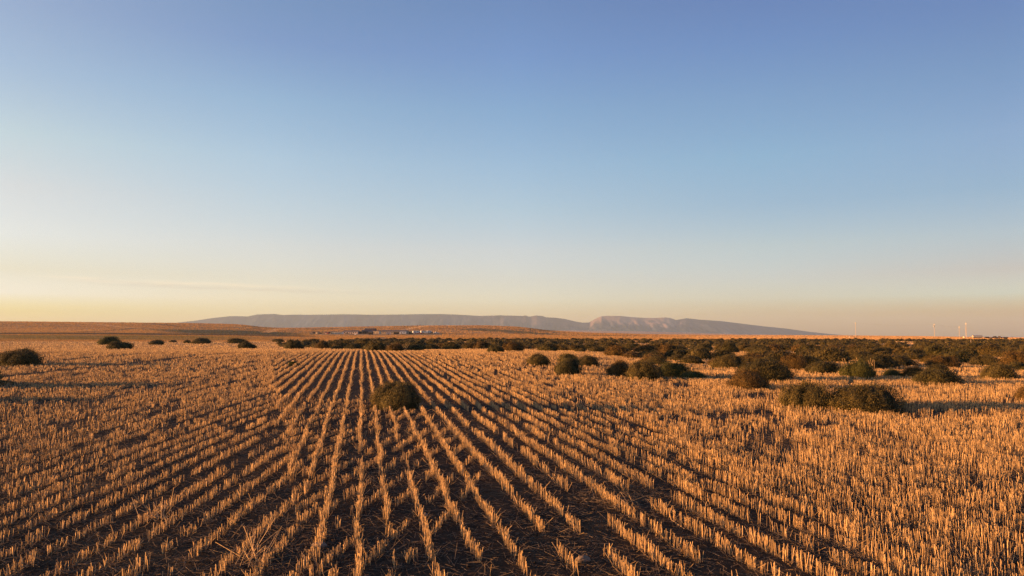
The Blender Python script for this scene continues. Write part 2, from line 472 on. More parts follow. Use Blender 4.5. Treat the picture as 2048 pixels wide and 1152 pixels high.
# the band of bushes past the crest: nearest ones one by one
cand = []
n_try = 16000
Yr = np.sqrt(rng.uniform(24 ** 2, 250 ** 2, n_try)); pxr = rng.uniform(560, 2160, n_try)
Xr = (pxr - 1024) / F * Yr
edge = np.interp(pxr, [560, 700, 800, 1000, 1060, 1200, 1330, 1420, 1600, 1800, 2160], [100, 68, 56, 50, 52, 46, 33, 29, 27, 26, 25])
dens = .02 + .98 * sstep(.43, .58, fbm(Xr / 7, Yr / 13, 77, 3)) * np.where(Yr > 110, .36, 1) * np.where(Yr > 65, .75, 1) * np.where(Yr < 40, .6, 1)
ok = (Yr > edge) & (rng.random(n_try) < dens)
ok &= ~((pxr < 660) & (Yr > 150))
taken = [(f[0], f[1], f[2] * 1.35) for f in foot]
order = np.argsort(Yr)
cells = {}
for (a, b, c) in taken: cells.setdefault((int(a // 3), int(b // 3)), []).append((a, b, c))
for i in order:
    if not ok[i]: continue
    hw = rng.uniform(.5, 1.25) * (.8 if Yr[i] < 45 else 1.0)
    cell = (int(Xr[i] // 3), int(Yr[i] // 3)); bad = False
    for cx_ in (-1, 0, 1):
        for cy_ in (-1, 0, 1):
            for (a, b, c) in cells.get((cell[0] + cx_, cell[1] + cy_), ()):
                if (a - Xr[i]) ** 2 + (b - Yr[i]) ** 2 < (c + hw) ** 2 * (1.2 if Yr[i] < 110 else .9): bad = True
    if bad: continue
    cells.setdefault(cell, []).append((Xr[i], Yr[i], hw)); cand.append((Xr[i], Yr[i], hw, pxr[i]))
ZONES = [(0, 900, 'one of the small dark bushes in the packed band below the farm buildings', 'bushes in the band below the farm'),
         (900, 1330, 'one of the small dark bushes in the packed band below the mountain range', 'bushes in the band below the mountains'),
         (1330, 1720, 'one of the small olive bushes in the packed band where the mountain range tapers off', 'bushes in the band below the tapering ridge'),
         (1720, 3000, 'one of the small olive bushes in the packed band below the utility poles', 'bushes in the band below the poles')]
PAL = [OLIVE, (.85, .85, .85, 1), BROWN, DARKB, (1.1, 1.0, .85, 1), (.75, .82, .72, 1)]
for i, (X, Yd, hw, px_) in enumerate(cand[:225]):
    o = place_bush(MID_BUSH[i % 7], (X, Yd, float(ground_z(X, Yd)) - .02), hw, min(.95, hw * rng.uniform(.58, .85)), rng.uniform(0, 6.28), PAL[int(rng.integers(0, 6))], False, i)
    for a, b, lab, grp in ZONES:
        if a <= px_ < b: tag(o, lab, 'bush', grp)
    foot.append((X, Yd, hw * .7, hw * .7))
# the far rest of the band reads as one mass
Vs, Qs, Ts, off = [], [], [], 0
FAR = [bush_shell(300 + s, 560, .22, .036, True) for s in range(6)]
for i, (X, Yd, hw, px_) in enumerate(cand[225:]):
    v, q, t = FAR[i % 6]
    a = rng.uniform(0, 6.28); h = min(.95, hw * rng.uniform(.58, .85))
    w = np.stack([(v[:, 0] * math.cos(a) - v[:, 1] * math.sin(a)) * hw + X, (v[:, 0] * math.sin(a) + v[:, 1] * math.cos(a)) * hw + Yd, v[:, 2] * h + float(ground_z(X, Yd))], -1)
    Vs.append(w); Qs.append(q + off); Ts.append(t); off += len(v)
far_m = mesh_np('bush_thicket', np.concatenate(Vs), np.concatenate(Qs), M_BUSH, False, np.concatenate(Ts))
o = link('bush_thicket', far_m); o.color = (1, 1, 1, 1)
tag(o, 'far mass of olive bushes merging into one dark band along the plain', 'bushes', kind='stuff')
print('bushes', len(BUSHES), len(cand))

# ------------------------------------------------------------------ stubble
fx, fy, frx = (np.array([f[i] for f in foot]) for i in (0, 1, 2))


def clear_of_bushes(X, Y):
    keep = np.ones(len(X), bool)
    for a, b, r in foot_near:
        m = (np.abs(X - a) < r) & (np.abs(Y - b) < r)
        if m.any():
            mm = np.where(m)[0]
            keep[mm[(X[mm] - a) ** 2 + (Y[mm] - b) ** 2 < r * r]] = False
    return keep


foot_near = [(a, b, r) for a, b, r in zip(fx, fy, frx) if b < 62]


def boundB(Z): return -1.5 - .34 * (Z - 5.5)
def boundD(Z): return 2.5 - .045 * (Z - 5.5)


LODS = [(3.6, 11, 125, .0024), (11, 24, 86, .0033), (24, 46, 46, .0054), (46, 64, 24, .009)]
P_all, T_all, R_all, C_all = [], [], [], []


def emit(X, Y, h, r, lean=.10, bent=.08):
    n = len(X)
    if n == 0: return
    k = clear_of_bushes(X, Y); X, Y, h = X[k], Y[k], h[k]; n = len(X)
    z = ground_z(X, Y)
    ang = np.abs(rng.normal(0, lean, n)); b = rng.random(n) < bent
    ang = np.where(b, rng.uniform(.35, 1.25, n), ang); dr = rng.uniform(0, 2 * PI, n)
    L = h * np.where(b, rng.uniform(.7, 1.5, n), 1)
    P = np.stack([X, Y, z - .01], -1)
    T = P + np.stack([np.sin(ang) * np.cos(dr) * L, np.sin(ang) * np.sin(dr) * L, np.cos(ang) * L], -1)
    P_all.append(P); T_all.append(T); R_all.append(np.full(n, r) * rng.uniform(.75, 1.3, n))
    C_all.append(np.clip(rng.beta(2.2, 2.0, n) * np.where(b, .7, 1), 0, 1))


def sample(us, Z0, Z1, dens):
    n = int(dens * (Z1 - Z0))
    u = np.repeat(us, n); Z = rng.uniform(Z0, Z1, len(u))
    return u, Z


def in_view(X, Z):
    return (X < .74 * Z + .8) & (X > -.74 * Z - 3.0)


for (Z0, Z1, dens, r) in LODS:
    far = sstep(20, 50, (Z0 + Z1) / 2)
    jit = .012 + .014 * far
    # A: main rows
    us = np.arange(-14, 34, .264); us = us + rng.normal(0, .012, len(us))
    u, Z = sample(us, Z0, Z1, dens)
    X = u - .2 * Z + np.clip((u - .5) / 4, 0, 1) * .7 * np.exp(-(Z - 6) / 9) + rng.normal(0, jit, len(u)) + .045 * (vnoise(Z * 1.3, u * 9, 14) - .5)
    m = (X > boundB(Z) + (fbm(X, Z, 15) - .5) * .5) & (X < boundD(Z) + .25 + .3 * (fbm(X * 1.2, Z * 1.2, 2) - .5)) & in_view(X, Z)
    cl = vnoise(u * 53, Z * 4.2, 1) * .55 + vnoise(u * 53, Z * 1.2, 2) * .45
    bare = np.exp(-((X - .05) / .75) ** 2 - ((Z - 5.6) / 1.5) ** 2) * .22 + np.exp(-((X + 3.4) / 3) ** 2 - ((Z - 17) / 6) ** 2) * .03
    thin = np.exp(-((X - 1.3) / .8) ** 2 - ((Z - 5.2) / 1.0) ** 2) * .06
    patch = .07 * (fbm(X / 1.6, Z / 3.2, 88, 3) - .5) * 2
    p = sstep(.24 + bare + thin + patch, .46 + bare + thin + patch, cl)
    m &= rng.random(len(u)) < p * (.95)
    h = (.076 + .046 * vnoise(u * 53, Z * 6, 7)) * rng.normal(1, .10, len(u)) * (.85 + .3 * fbm(X / 2, Z / 2, 19)) * (1 + .15 * sstep(.8, 3.0, u) * sstep(12, 7, Z))
    emit(X[m], Z[m], h[m], r, .15, .15)
    # B: rows of the field side with their two wheel gaps
    us = np.arange(-50, 2, .264); us = us + rng.normal(0, .02, len(us))
    u, Z = sample(us, Z0, Z1, dens)
    X = u - .8 * (1 - np.exp(-Z / 12)) + rng.normal(0, jit + .006, len(u))
    m = (X < boundB(Z) + .2) & in_view(X, Z)
    wob = .15 * (vnoise(Z / 3, Z * 0, 30) - .5)
    m &= ~(np.abs(X + 14.4 + wob) < .34) & ~(np.abs(X + 18.2 + wob) < .30) & ~((np.abs(X + 8.6 + wob) < .3) & (rng.random(len(u)) < .6))
    cl = vnoise(u * 41 + 3, Z * 5.0, 4) * .5 + vnoise(u * 41, Z * 1.0, 5) * .5
    m &= rng.random(len(u)) < sstep(.24 + .12 * (fbm(X / 1.6, Z / 2.5, 89, 3) - .5), .50 + .12 * (fbm(X / 1.6, Z / 2.5, 89, 3) - .5), cl) * .92
    h = (.062 + .042 * vnoise(u * 41, Z * 6, 8)) * rng.normal(1, .12, len(u)) * (.85 + .3 * fbm(X / 3, Z / 3, 20))
    emit(X[m], Z[m], h[m], r, .17, .15)
    # C: overlapped headland rows crossing the main ones
    if Z0 < 16:
        us = np.arange(-12, 6, .27)
        u, Z = sample(us, Z0, min(Z1, 17), dens * .75)
        X = u + .14 * Z + rng.normal(0, jit, len(u))
        w = np.clip(.7 + .42 * (Z - 5), .6, 2.6)
        m = (X > boundB(Z)) & (X < boundB(Z) + w + .3 * (fbm(X, Z, 3) - .5)) & in_view(X, Z)
        cl = vnoise(u * 31, Z * 5, 44)
        m &= rng.random(len(u)) < sstep(.30, .55, cl) * sstep(17, 13, Z)
        h = (.06 + .04 * vnoise(u * 31, Z * 6, 9)) * rng.normal(1, .12, len(u))
        emit(X[m], Z[m], h[m], r, .15, .10)
    # D: taller dense stubble
    us = np.arange(-6, 75, .262); us = us + rng.normal(0, .02, len(us))
    u, Z = sample(us, Z0, Z1, dens * 1.05)
    X = u - .2 * Z + 1.3 * np.exp(-(Z - 6) / 9) + rng.normal(0, .010 + jit * .8, len(u))
    m = (X > boundD(Z) - .02 + .3 * (fbm(X * 1.2, Z * 1.2, 2) - .5)) & in_view(X, Z)
    cl = vnoise(X * 6.5, Z * 5.5, 51) * .45 + vnoise(X * 1.1, Z * 1.1, 52) * .55
    m &= rng.random(len(u)) < sstep(.26, .52, cl)
    h = (.074 + .055 * vnoise(X * 7, Z * 6, 53) + .048 * vnoise(X * 1.6, Z * 1.6, 54)) * rng.normal(1, .09, len(u)) * np.where(Z < 12, 1.0, .9)
    h *= np.where(Z > 30, .9, 1)
    emit(X[m], Z[m], h[m], r * .88, .14, .14)

# past the crest the rows can no longer be told apart
for (Z0, Z1, dd, r, hm) in ((64, 95, 12, .016, .13), (95, 140, 5.0, .024, .13), (140, 225, 1.8, .045, .14)):
    n = int(dd * .72 * (Z1 ** 2 - Z0 ** 2))
    Z = np.sqrt(rng.uniform(Z0 ** 2, Z1 ** 2, n)); X = rng.uniform(-.74, .74, n) * Z
    m = (fbm(X / 5, Z / 3, 70, 3) > .40) & ((X < -.02 * Z) | (fbm(X / 9, Z / 9, 71) > .45)) & (Z < 205 + 30 * (fbm(X / 15, Z / 40, 72) - .5) * 2)
    emit(X[m], Z[m], hm * rng.normal(1, .2, n)[m], r, .12, .02)

Pa, Ta, Ra, Ca = np.concatenate(P_all), np.concatenate(T_all), np.concatenate(R_all), np.concatenate(C_all)
v, q = tube_v(Pa, Ta, Ra, Ra * .85, 3)
print('stalks', len(Pa))
sm = mesh_np('stubble', v, q, M_STRAW, True, np.repeat(Ca, 6))
tag(link('stubble', sm), 'rows of cut straw stubble glowing orange over dark soil', 'stubble', kind='stuff')

# ------------------------------------------------------------------ loose straw lying between the rows
n = 80000
Z = 3.8 + 12 * rng.random(n) ** 1.6; X = rng.uniform(-.74, .74, n) * Z
m = rng.random(n) < .35 + .65 * sstep(.40, .62, fbm(X / .8, Z / .8, 91, 3))
X, Z = X[m], Z[m]; n = len(X)
z = ground_z(X, Z) + rng.uniform(.002, .022, n)
a = rng.uniform(0, 2 * PI, n); L = rng.uniform(.03, .15, n); el = np.abs(rng.normal(0, .15, n)) + (rng.random(n) < .08) * rng.uniform(.15, .8, n)
P = np.stack([X, Z, z], -1); T = P + np.stack([np.cos(a) * np.cos(el) * L, np.sin(a) * np.cos(el) * L, np.sin(el) * L], -1)
v, q = tube_v(P, T, .0015, .0011, 3)
tint = np.repeat(rng.beta(1.6, 2.2, n), 6)
lm = mesh_np('straw_litter', v, q, M_LITTER, True, tint)
tag(link('straw_litter', lm), 'broken straw pieces littering the dark soil between stubble rows', 'straw litter', kind='stuff')


# crumbs and clods of soil
n = 9000
Z = 3.8 + 9 * rng.random(n) ** 1.5; X = rng.uniform(-.74, .74, n) * Z
z = ground_z(X, Z); r = .004 + .016 * rng.random(n) ** 3
oc = np.array([(1, 0, 0), (-1, 0, 0), (0, 1, 0), (0, -1, 0), (0, 0, 1), (0, 0, -1)], float)
tr_ = np.array([(0, 2, 4), (2, 1, 4), (1, 3, 4), (3, 0, 4), (2, 0, 5), (1, 2, 5), (3, 1, 5), (0, 3, 5)])
cl = oc[None] * rng.uniform(.5, 1.3, (n, 6, 1)) + rng.normal(0, .2, (n, 6, 3))
ca, sa = np.cos(rng.uniform(0, 6.28, n))[:, None], np.sin(rng.uniform(0, 6.28, n))[:, None]
cl = np.stack([cl[..., 0] * ca - cl[..., 1] * sa, cl[..., 0] * sa + cl[..., 1] * ca, cl[..., 2] * .7], -1) * r[:, None, None]
cl += np.stack([X, Z, z + r * .2], -1)[:, None]
M_SOIL = plain('soil_crumbs', (.050, .038, .030), 1, var=.4, scale=20, spec=.1)
tag(link('soil_clods', mesh_np('soil_clods', cl.reshape(-1, 3), (np.arange(n)[:, None, None] * 6 + tr_[None]).reshape(-1, 3), M_SOIL)), 'crumbs and clods of dark soil between the stubble rows', 'soil clods', kind='stuff')


# flattened straw bunches that catch the light
def straw_bunch(px, py, n, spread, length, label):
    X, Yd, Zg = hit(px, py)
    a = rng.normal(rng.uniform(0, 6.28), .95, n); el = np.abs(rng.normal(.40, .32, n)); L = rng.uniform(.3, 1, n) * length
    P = np.stack([rng.normal(0, spread, n), rng.normal(0, spread, n), np.full(n, .01)], -1)
    T = P + np.stack([np.cos(a) * np.cos(el) * L, np.sin(a) * np.cos(el) * L, np.sin(el) * L], -1)
    v, q = tube_v(P, T, .0028, .0018, 3)
    o = link('straw_bunch', mesh_np('straw_bunch', v, q, M_STRAW, True, np.repeat(rng.uniform(.15, .95, n), 6)))
    o.location = (X, Yd, Zg)
    tag(o, label, 'straw')


straw_bunch(500, 1128, 34, .07, .34, 'sprawling bunch of pale loose straw stalks tipped over by the lower frame edge')
straw_bunch(320, 1040, 24, .06, .30, 'loose straw stalks crossing over the darker stubble rows on the sunny side')
straw_bunch(948, 972, 16, .02, .16, 'splayed little straw tuft alone on bare soil')
straw_bunch(1240, 1010, 30, .07, .26, 'flattened straw bunch beside the beginning of the taller stubble')

# ------------------------------------------------------------------ stones
M_STONE = plain('stone', (.17, .13, .10), .9, var=.3, scale=30)
for (px, py, w, lab) in ((822, 990, .034, 'small rounded stone on bare soil between two stubble rows'), (846, 1034, .045, 'flat pale stone on the widest patch of bare soil'),
                         (1166, 1124, .055, 'largest brown stone half under a stubble tuft near the lower frame edge'), (637, 1096, .06, 'flat dark stone under a stubble row near the lower frame edge')):
    X, Yd, Zg = hit(px, py)
    m_, k_ = 9, 14
    e2, a2 = np.meshgrid(np.linspace(-PI / 2, PI / 2, m_), np.linspace(0, 2 * PI, k_, endpoint=False), indexing='ij')
    c = np.stack([np.cos(e2) * np.cos(a2), np.cos(e2) * np.sin(a2) * .75, np.sin(e2) * .5], -1)
    c = c * (1 + .25 * (vnoise(c[..., 0] * 2 + px, c[..., 1] * 2 + c[..., 2] * 2, int(px)) - .5))[..., None] * w
    ii = np.arange(m_ * k_).reshape(m_, k_); jj = np.roll(ii, -1, 1)
    qq = np.stack([ii[:-1], jj[:-1], jj[1:], ii[1:]], -1).reshape(-1, 4)
    o = link('stone', mesh_np('stone', c.reshape(-1, 3), qq, M_STONE, True)); o.location = (X, Yd, Zg + w * .28)
    tag(o, lab, 'stone', 'stones on the bare soil')


# ------------------------------------------------------------------ small green weeds and dry stalks
def weed(px, py, wpx, hpx, colr, label, cat='weed'):
    X, Yd, Zg = hit(px, py); s_ = Yd / F
    o = link('weed', NEAR_BUSH[int(px) % 7]); o.location = (X, Yd, Zg - .01); o.scale = (wpx * s_ / 2, wpx * s_ / 2, hpx * s_); o.color = colr
    tag(o, label, cat)


weed(585, 731, 24, 9, (.55, 1.0, .5, 1), 'small low green weed in the middle of the stubble rows')
weed(8, 768, 40, 8, (.45, .85, .45, 1), 'low dark green weed in a shadow at the frame edge below the lone dome bush')
weed(346, 685, 16, 5, (1, 1, 1, 1), 'tiny weed on the field edge between two far bushes')
X, Yd, Zg = hit(1716, 754)
n = 13
P = np.stack([rng.uniform(-.55, .55, n), rng.uniform(-.25, .1, n), np.zeros(n)], -1)
L = rng.uniform(.28, .62, n); T = P + np.stack([rng.normal(0, .10, n), rng.normal(0, .06, n), L], -1)
v, q = tube_v(P, T, .009, .005, 4)
o = link('dry_weed', mesh_np('dry_weed', v, q, M_STRAW, True, np.repeat(rng.uniform(.3, .9, n), 8))); o.location = (X, Yd, Zg)
tag(o, 'pale upright dry weed stalks growing through the green bush', 'dry weed')
X, Yd, Zg = hit(796, 704)
n = 16
P = np.stack([rng.uniform(-.6, .5, n), rng.uniform(-.3, .0, n), np.zeros(n)], -1)
T = P + np.stack([rng.normal(0, .14, n), rng.normal(0, .06, n), rng.uniform(.3, .6, n)], -1)
v, q = tube_v(P, T, .016, .008, 4)
o = link('dry_weed', mesh_np('dry_weed', v, q, M_STRAW, True, np.repeat(rng.uniform(.1, .6, n), 8))); o.location = (X, Yd, Zg)
tag(o, 'thin tan weed stalks before the brown twiggy bush where the rows end', 'dry weed')

# ------------------------------------------------------------------ dry grass on the pasture and the hills
n = 420000
pxg = rng.uniform(-60, 2110, n)
Yg = np.concatenate([rng.uniform(190, 420, n // 2), rng.uniform(400, 1250, n - n // 2)]); rng.shuffle(pxg)
Xg = (pxg - 1024) / F * Yg
far = sstep(200, 1000, Yg)
inband = (pxg > 640) & (Yg < 215)
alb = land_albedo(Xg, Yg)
lum = alb @ np.array([.5, .4, .1])
keep = ~(inband & (rng.random(n) < .75)) & (rng.random(n) < np.clip(lum * 5, .10, 1)) & (fbm(Xg / 12, Yg / 30, 66, 3) > .34)
keep &= ~((pxg > 620) & (pxg < 885) & (Yg > 612) & (Yg < 735))
Xg, Yg, far, lum, alb = Xg[keep], Yg[keep], far[keep], lum[keep], alb[keep]; n = len(Xg)
w = (.16 + .75 * far) * rng.uniform(.5, 1.4, n); h = (.18 + .30 * far) * rng.uniform(.5, 1.3, n)
aa = rng.uniform(0, PI, n); z = ground_z(Xg, Yg) - .03
dx, dy = np.cos(aa) * w * .5, np.sin(aa) * w * .5
Vg = np.empty((n, 4, 3))
Vg[:, 0] = np.stack([Xg - dx, Yg - dy, z], -1); Vg[:, 1] = np.stack([Xg + dx, Yg + dy, z], -1)
le = rng.normal(0, .12, (n, 2)) * h[:, None]
Vg[:, 2] = np.stack([Xg + dx * .8 + le[:, 0], Yg + dy * .8 + le[:, 1], z + h], -1)
Vg[:, 3] = np.stack([Xg - dx * .7 + le[:, 0], Yg - dy * .7 + le[:, 1], z + h * rng.uniform(.5, 1, n)], -1)
mg, ntg, Ng, Lg, bg = new_mat('hill_grass')
ag = Ng.new('ShaderNodeAttribute'); ag.attribute_name = 'albedo'
Lg.new(ag.outputs['Color'], bg.inputs['Base Color']); bg.inputs['Roughness'].default_value = .9; bg.inputs['Specular IOR Level'].default_value = .1
trg = Ng.new('ShaderNodeBsdfTranslucent'); Lg.new(ag.outputs['Color'], trg.inputs['Color'])
msg = Ng.new('ShaderNodeMixShader'); msg.inputs[0].default_value = .3
Lg.new(bg.outputs[0], msg.inputs[1]); Lg.new(trg.outputs[0], msg.inputs[2]); Lg.new(msg.outputs[0], Ng['Material Output'].inputs['Surface'])
gc = alb * rng.uniform(.75, 1.3, n)[:, None] * 1.05  # grass takes on the ground colour, painted shade of bank and slope included
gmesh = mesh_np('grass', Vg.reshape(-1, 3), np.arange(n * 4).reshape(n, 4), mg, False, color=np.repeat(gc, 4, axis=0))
tag(link('grass', gmesh), 'dry golden grass covering the pasture and the low hills', 'grass', kind='stuff')

# ------------------------------------------------------------------ mountains
RIDGE = np.array([(330, 648), (385, 642), (400, 640), (430, 635.5), (460, 632.5), (482, 632.5), (495, 633), (515, 629), (550, 628), (565, 630), (590, 629.3), (620, 629.7), (690, 628.6), (740, 629.6), (790, 629.2), (840, 628.5),
                  (880, 628.2), (920, 629.6), (960, 632), (1002, 630.7), (1045, 632), (1051, 631), (1058, 633.5), (1072, 631), (1085, 632), (1092, 635), (1110, 635.5), (1130, 638), (1150, 643), (1165, 645.5), (1178, 645),
                  (1190, 638), (1203, 632.5), (1215, 632), (1240, 632), (1260, 634), (1290, 636), (1312, 636), (1330, 635), (1340, 636), (1352, 640), (1372, 636.5), (1400, 639.5), (1440, 642), (1480, 647), (1530, 653), (1570, 657),
                  (1620, 664), (1660, 668), (1700, 671.5), (1760, 675), (1850, 680)], float)
xs = np.arange(330, 1850, 1.5)
t = np.concatenate([np.linspace(0, 1, 54), 1 + np.linspace(.08, 1, 6)])
DF, DR = 10200.0, 12200.0
XX, TT = np.meshgrid(xs, t)
DD = DF + (DR - DF) * TT
zr = z_at(np.interp(xs, RIDGE[:, 0], RIDGE[:, 1]), DR)
zf = z_at(674.0, DF)
prof = np.where(TT <= 1, .45 * np.clip(TT, 0, 1) ** .9 + .55 * np.clip(TT, 0, 1) ** 2.4, 1 - .9 * (TT - 1))
WX = (XX - 1024) / F * DD
gul = 1 - np.abs(2 * fbm(WX / 330 + .8 * fbm(WX / 500, DD / 500, 7), DD / 1500, 23, 3) - 1)
gul2 = 1 - np.abs(2 * fbm(WX / 110, DD / 420, 29, 3) - 1)
bump = np.clip(TT, 0, 1) * (1 - np.clip(TT, 0, 1)) * 4
ZZ = zf + (zr[None, :] - zf) * prof - bump * ((gul) * 95 + gul2 * 40) * np.clip((zr[None, :] - zf) / 300, .05, 1)
ZZ = ZZ + bump * 48 * np.clip((zr[None, :] - zf) / 300, 0, 1)
Vm = np.stack([WX, DD, ZZ], -1)
alt = (ZZ - zf) / np.maximum(zr[None, :] - zf, 5)
high = np.exp(-((XX - 1250) / 85) ** 2) + .8 * np.exp(-((XX - 1325) / 30) ** 2) + .35 * np.exp(-((XX - 1070) / 18) ** 2) + .25 * np.exp(-((XX - 1000) / 60) ** 2)
rock = sstep(.50, .72, alt + (fbm(WX / 90, DD / 200, 37) - .5) * .5) * np.clip(high, 0, 1) * sstep(.35, .55, fbm(WX / 120, DD / 300, 38) + .25 * np.clip(high, 0, 1))
scar = sstep(.68, .74, fbm(WX / 70, DD / 120, 47, 3)) * .35
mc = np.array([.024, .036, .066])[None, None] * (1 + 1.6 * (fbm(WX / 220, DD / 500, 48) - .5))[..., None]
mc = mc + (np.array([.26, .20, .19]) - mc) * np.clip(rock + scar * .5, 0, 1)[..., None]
ii = np.arange(XX.size).reshape(XX.shape)
qm = np.stack([ii[:-1, :-1], ii[:-1, 1:], ii[1:, 1:], ii[1:, :-1]], -1).reshape(-1, 4)
mm, ntm, Nm, Lm, bm_ = new_mat('mountain_forest_and_rock')
am = Nm.new('ShaderNodeAttribute'); am.attribute_name = 'albedo'; Lm.new(am.outputs['Color'], bm_.inputs['Base Color']); bm_.inputs['Roughness'].default_value = 1; bm_.inputs['Specular IOR Level'].default_value = 0
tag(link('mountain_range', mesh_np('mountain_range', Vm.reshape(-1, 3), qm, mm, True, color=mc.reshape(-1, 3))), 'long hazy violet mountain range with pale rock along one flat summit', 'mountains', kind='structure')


# ------------------------------------------------------------------ farmstead
class MB:
    def __init__(s): s.v, s.f = [], []
    def add(s, v, f):
        o = len(s.v); s.v += [tuple(p) for p in v]; s.f += [tuple(i + o for i in g) for g in f]; return s
    def box(s, x0, x1, y0, y1, z0, z1):
        v = [(x0, y0, z0), (x1, y0, z0), (x1, y1, z0), (x0, y1, z0), (x0, y0, z1), (x1, y0, z1), (x1, y1, z1), (x0, y1, z1)]
        return s.add(v, [(3, 2, 1, 0), (4, 5, 6, 7), (0, 1, 5, 4), (1, 2, 6, 5), (2, 3, 7, 6), (3, 0, 4, 7)])
    def prism(s, prof, y0, y1):      # profile in x,z extruded along y
        n = len(prof)
        v = [(x, y0, z) for x, z in prof] + [(x, y1, z) for x, z in prof]
        f = [tuple(range(n)), tuple(range(2 * n - 1, n - 1, -1))] + [(i, i + n, (i + 1) % n + n, (i + 1) % n) for i in range(n)]
        return s.add(v, f)
    def prismx(s, prof, x0, x1):     # profile in y,z extruded along x
        n = len(prof)
        v = [(x0, y, z) for y, z in prof] + [(x1, y, z) for y, z in prof]
        f = [tuple(range(n)), tuple(range(2 * n - 1, n - 1, -1))] + [(i, i + n, (i + 1) % n + n, (i + 1) % n) for i in range(n)]
        return s.add(v, f)
    def tube(s, a, b, r0, r1, k=8):
        v, q = tube_v(np.array([a], float), np.array([b], float), r0, r1, k, np.array([0.3]))
        return s.add(v.tolist(), q.tolist() + [tuple(range(k - 1, -1, -1)), tuple(range(k, 2 * k))])
    def build(s, name, mat, parent=None, smooth=False):
        me = bpy.data.meshes.new(name); me.from_pydata(s.v, [], s.f); me.update()
        import bmesh
        bm = bmesh.new(); bm.from_mesh(me); bmesh.ops.recalc_face_normals(bm, faces=bm.faces); bm.to_mesh(me); bm.free()
        me.materials.append(mat)
        return link(name, me, parent)


M_WHITE = plain('white_paint', (.74, .70, .64), .5, var=.08)
M_CREAM = plain('cream_paint', (.60, .47, .31), .6, var=.1)
M_TAN = plain('tan_siding', (.30, .23, .16), .7, var=.15)
M_PINK = plain('pale_siding', (.58, .44, .38), .7, var=.1)
M_RED = plain('red_paint', (.30, .055, .035), .6, var=.2)
M_DARK = plain('dark_wood', (.045, .035, .033), .8, var=.3)
M_DRED = plain('dark_red_wood', (.075, .030, .026), .8, var=.3)
M_ROOF = plain('grey_metal_roof', (.075, .07, .075), .6, .0, var=.15)
M_DROOF = plain('dark_roof', (.06, .055, .06), .8, var=.2)
M_GLASS = plain('dark_window', (.02, .022, .028), .08, var=.1, spec=.6)
M_RUB = plain('black_rubber', (.02, .02, .02), .9)
M_STEEL = plain('galvanised_steel', (.30, .31, .33), .55, .3, var=.12)
M_POLE = plain('weathered_pole', (.42, .35, .28), .85, var=.2)
M_OPEN = plain('dark_opening', (.012, .010, .010), 1, var=.1)


def building(name, x0, x1, ytop, d, depth, wall, roof, label, cat, roof_h=.32, wins=(), doors=(), openings=(), ov=.3, rot=-.12, chimney=False):
    """gable building, ridge along its long front; x0..x1 and top in photo pixels, standing on the terrain at distance d"""
    xc = (x0 + x1) / 2; X, Yd, Z = at(xc, d)
    s_ = d / F; W = (x1 - x0) * s_; H = max(1.8, ((672 - ytop) * s_ + CAM_H - Z) * 1.08)
    hw = H * (1 - roof_h)
    e = empty(name, (X, Yd + depth / 2, Z - .1), rot)
    MB().box(-W / 2, W / 2, -depth / 2, depth / 2, 0, hw + .1).prismx([(-depth / 2, hw + .1), (depth / 2, hw + .1), (0, H + .02)], -W / 2, W / 2).build('wall', wall, e)
    t_ = .12
    rf = MB().prismx([(-depth / 2 - ov, hw + .02), (0, H + .05), (0, H + .05 + t_), (-depth / 2 - ov, hw + .02 + t_)], -W / 2 - ov, W / 2 + ov) \
        .prismx([(depth / 2 + ov, hw + .02), (0, H + .051), (0, H + .05 + t_), (depth / 2 + ov, hw + .02 + t_)], -W / 2 - ov, W / 2 + ov).build('roof', roof, e)
    if chimney: MB().box(W * .1, W * .1 + .6, -.3, .3, H - .4, H + .8).build('chimney', M_RED, rf)
    yf = -depth / 2
    for (a, b, z0, z1) in wins:
        w_ = MB().box(-W / 2 + a * W - .08, -W / 2 + b * W + .08, yf - .05, yf - .004, hw * z0 - .06, hw * z1 + .06).build('window', M_WHITE if wall is not M_WHITE else M_TAN, e)
        MB().box(-W / 2 + a * W, -W / 2 + b * W, yf - .08, yf - .052, hw * z0, hw * z1).build('pane', M_GLASS, w_)
    for (a, b, z1, mt) in doors:
        MB().box(-W / 2 + a * W, -W / 2 + b * W, yf - .06, yf - .004, .05, hw * z1).build('door', mt, e)
    for (a, b, z0, z1) in openings:
        MB().box(-W / 2 + a * W, -W / 2 + b * W, yf - .03, yf - .004, hw * z0 + .02, hw * z1).build('opening', M_OPEN, e)
    tag(e, label, cat)
    return e


building('shed', 632, 637.4, 664.8, 700, 3.0, M_CREAM, M_DROOF, 'small cream shed at the sunny end of the farm row', 'shed', .2, doors=((.55, .85, .85, M_TAN),))
building('shed', 626, 630.2, 667.0, 705, 2.4, M_DARK, M_DROOF, 'tiny dark shed outside the farm row beside the cream one', 'shed', .25)
building('shed', 650.6, 657.8, 664.2, 700, 4.2, M_RED, M_DROOF, 'small red shed with dark roof at the end of the long trailer home', 'shed', .3, doors=((.15, .5, .8, M_PINK),))
building('trailer_home', 658.6, 686, 664.0, 704, 4.0, M_WHITE, M_ROOF, 'long white trailer home with a dark window stripe beside the red shed', 'trailer home', .14,
         wins=((.06, .14, .42, .80), (.19, .40, .45, .72), (.46, .70, .45, .72), (.84, .96, .45, .78)), doors=((.15, .18, .95, M_DARK), (.74, .79, .95, M_DARK)), openings=((.02, .98, 0, .10),))
building('ranch_house', 686.6, 717, 661.4, 712, 7.0, M_PINK, M_ROOF, 'pale ranch house with grey roof and dark windows between trailer home and barn', 'house', .34,
         wins=((.07, .17, .35, .82), (.24, .36, .30, .80), (.44, .50, .35, .80), (.66, .76, .35, .80), (.83, .90, .35, .8)), doors=((.56, .61, .86, M_DARK),), openings=((.13, .48, 0, .22),))
